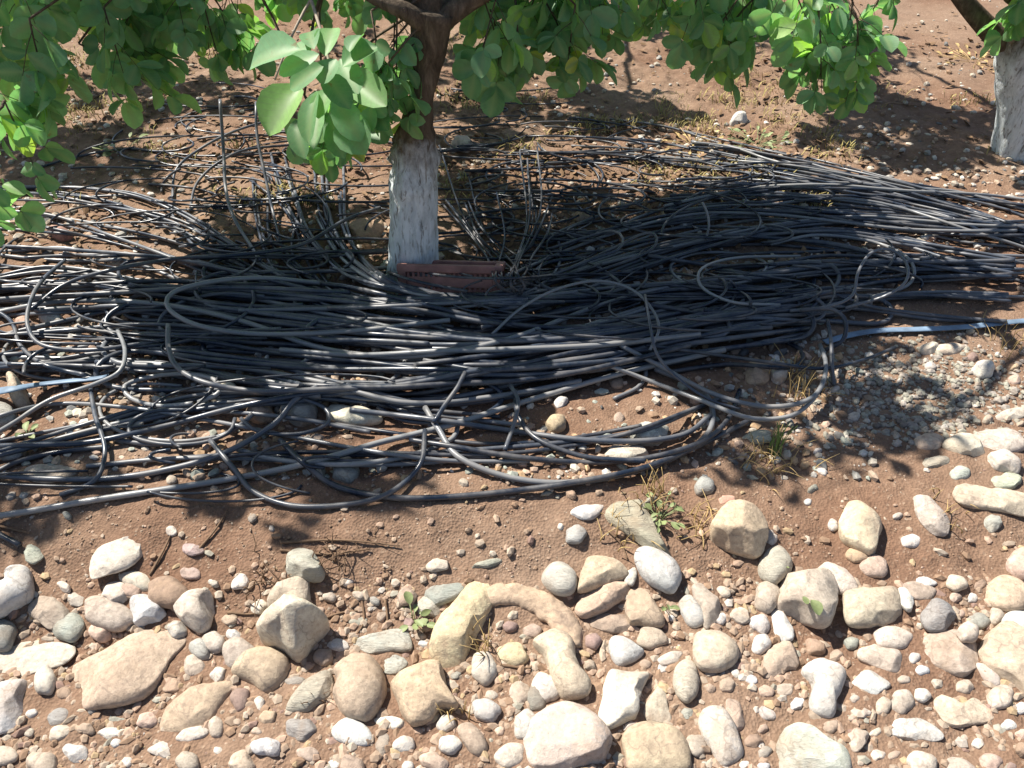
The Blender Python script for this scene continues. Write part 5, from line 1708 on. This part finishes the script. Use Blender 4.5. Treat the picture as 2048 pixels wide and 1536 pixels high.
def weed(px, py, n, size, label, mat, cat='plant', name='weed', spread=0.06):
    g = G3(px, py)
    root = empty(name, tuple(g))
    tag(root, label, cat)
    L, st = [], []
    for i in range(n):
        a = rr.uniform(0, 6.28)
        d = spread * math.sqrt(rr.random())
        p = np.array([d * math.cos(a), d * math.sin(a), rr.uniform(.006, .035)])
        ax = np.array([math.cos(a), math.sin(a), rr.uniform(-.1, .7)])
        k = size * rr.uniform(.6, 1.2)
        L.append((p, ax, np.array([rr.gauss(0, .3), rr.gauss(0, .3), 1]), k, k * rr.uniform(.45, .75)))
        st.append((np.array([0, 0, -.01]), p, .0011))
    leaf_mesh('leaves', L, root, mat)
    mesh_obj('stems', *merge([tube_tri(np.array([a, (a + b) / 2 + [0, 0, .006], b]), [q, q, q], 4) for a, b, q in st]), mat, root)


weed(1318, 1040, 24, .024, 'pale green leafy weed beside the tapered grey-green slab', M_WEED)
weed(828, 1248, 9, .028, 'small green weed left of the ochre layered rock', M_WEED, spread=.035)
weed(868, 1225, 4, .028, 'tiny green sprout by the ochre layered rock\'s left face', M_WEED, spread=.015)
weed(1552, 1140, 12, .014, 'moss-like tuft growing over the grey oval cobble', M_WEED, spread=.022)
weed(1330, 1220, 4, .020, 'tiny sprout beside the trapezoid tan stone', M_WEED, spread=.012)
weed(55, 872, 5, .030, 'yellow-green leaf rosette on red soil under the left hoses', M_WEED, spread=.02)
weed(250, 300, 14, .045, 'dull green weed on the shaded soil at the back left', M_WEED, spread=.10)
weed(1515, 290, 40, .030, 'yellow-green weed patch behind the right upper hoses', M_WEED, spread=.16)
weed(1385, 290, 34, .026, 'dry olive weed patch left of the yellow-green one', M_DRY, spread=.17)
weed(1950, 125, 40, .034, 'pale weed patch in the sun left of the right-hand trunk', M_DRY, spread=.22)


def blades(px, py, n, h, label, mat, lean=.5, name='grass_tuft', spread=.03, wd=.0022):
    g = G3(px, py)
    parts = []
    for i in range(n):
        a, q = rr.uniform(0, 6.28), rr.uniform(.1, 1) * lean
        b = np.array([rr.gauss(0, spread), rr.gauss(0, spread), -.004])
        k = h * rr.uniform(.5, 1.1)
        t = np.linspace(0, 1, 6)[:, None]
        d = np.array([math.cos(a), math.sin(a), 0])
        P = b + np.array([0, 0, 1.0]) * k * (t - 0.35 * q * t * t) + d * k * q * t * t
        parts.append(tube_tri(P, np.linspace(wd, wd * .25, 6), 4))
    V, F = merge(parts)
    o = mesh_obj(name, V, F, mat)
    o.location = g
    tag(o, label, 'grass')


blades(1552, 905, 16, .13, 'upright green grass tuft standing on the bare soil at right', M_GRASS, .25, spread=.010)
blades(1545, 918, 46, .075, 'dry yellow grass lying around the foot of the green tuft', M_DRY, 1.6, spread=.045)
blades(1300, 990, 26, .09, 'dry straw tuft above the pale green weed', M_DRY, .8, spread=.03)
blades(1395, 1050, 22, .07, 'dry straw wisp between weed and lone tan boulder', M_DRY, 1.3, spread=.03)
blades(1240, 1065, 18, .07, 'dry straw wisp left of the tapered grey-green slab', M_DRY, 1.3, spread=.03)
blades(540, 1150, 22, .06, 'dry brown straw at the left of the pale grey-green block', M_TWIG, 1.4, spread=.03)
blades(680, 1110, 26, .06, 'dry brown straw right of the pale grey-green block', M_TWIG, 1.4, spread=.04)
blades(960, 1300, 14, .10, 'thin dry stalks leaning inside the stone arch', M_DRY, .9, spread=.02)
blades(890, 1420, 14, .05, 'dry straw wisp at the ochre block\'s right foot', M_DRY, 1.2, spread=.02)
blades(640, 1405, 8, .05, 'tiny dry straw between grey wedge and round pinkish boulder', M_TWIG, .9, spread=.01)
blades(1600, 770, 34, .10, 'dry grass clump under the right loop of hoses', M_DRY, .9, spread=.05)
blades(2015, 690, 26, .09, 'dry stalks on the sunny soil at the right edge', M_DRY, .8, spread=.05)
blades(1890, 1020, 14, .05, 'dry wisp beside the long flat slab near the right edge', M_DRY, 1.2, spread=.03)

TW = [((392, 1105), (430, 1060), (455, 1020), 'thin dark twig on the bank below the long foreground hose'),
      ((455, 1225), (500, 1228), (535, 1220), 'short thick twig beside the upright cream stone'),
      ((300, 1150), (330, 1095), (345, 1060), 'thin root running down the bank right of the mottled slab'),
      ((720, 1180), (728, 1240), (712, 1270), 'wiry root on the bank above the grey-green slate'),
      ((770, 1200), (775, 1240), (770, 1275), 'pale straw stalk lying down the bank left of the small weed'),
      ((640, 1240), (685, 1225), (715, 1222), 'dry root lying in the big cream boulder\'s shadow edge'),
      ((1215, 1060), (1240, 1085), (1255, 1118), 'dry stem curving below the tapered slab'),
      ((1395, 1010), (1420, 1060), (1405, 1085), 'reddish dry stem left of the lone tan boulder'),
      ((0, 1052), (30, 1060), (60, 1066), 'dark twig below the lowest hose at the left edge'),
      ((1000, 1330), (1060, 1336), (1068, 1318), 'dark bent twig below the lumpy yellowish rock'),
      ((1660, 210), (1750, 205), (1840, 212), 'long grey twig on the shaded soil left of the right-hand trunk'),
      ((560, 1085), (680, 1080), (800, 1092), 'dry stem lying along the bank below the heap'),
      ((560, 1100), (650, 1108), (740, 1098), 'second dry stem lying just below the first on the bank')]
for a, m_, c, lab in TW:
    P = catmull([a, m_, c], 8)
    x, y, z = px_ground(P[:, 0], P[:, 1], .006)
    o = mesh_obj('dry_twig', *tube_tri(np.stack([x, y, z], -1), np.linspace(.0035, .0018, len(P)), 6), M_TWIG)
    recenter(o)
    tag(o, lab, 'twig')

for px, py, k, lab in [(1622, 1200, .036, 'larger bright green leaf lying on the big grey-beige boulder'), (1606, 1193, .020, 'smaller green leaf scrap beside the larger one on the boulder')]:
    x, y = on_plane(px, py, 0.09)
    i, j = hidx(x, y)
    z = HG[i, j]
    for _ in range(5):
        z = max(HM[i, j], HM[i + 1, j], HM[i, j + 1], HM[i - 1, j])
        x, y = on_plane(px, py, z + .004)
        i, j = hidx(x, y)
    o = leaf_mesh('fallen_leaf', [(np.array([0, 0, 0]), np.array([.4, -1, -.1]), np.array([.1, -.1, 1]), k, k * .8)], None, M_WEED)
    o.location = (float(x), float(y), float(z) + .005)
    tag(o, lab, 'leaf')
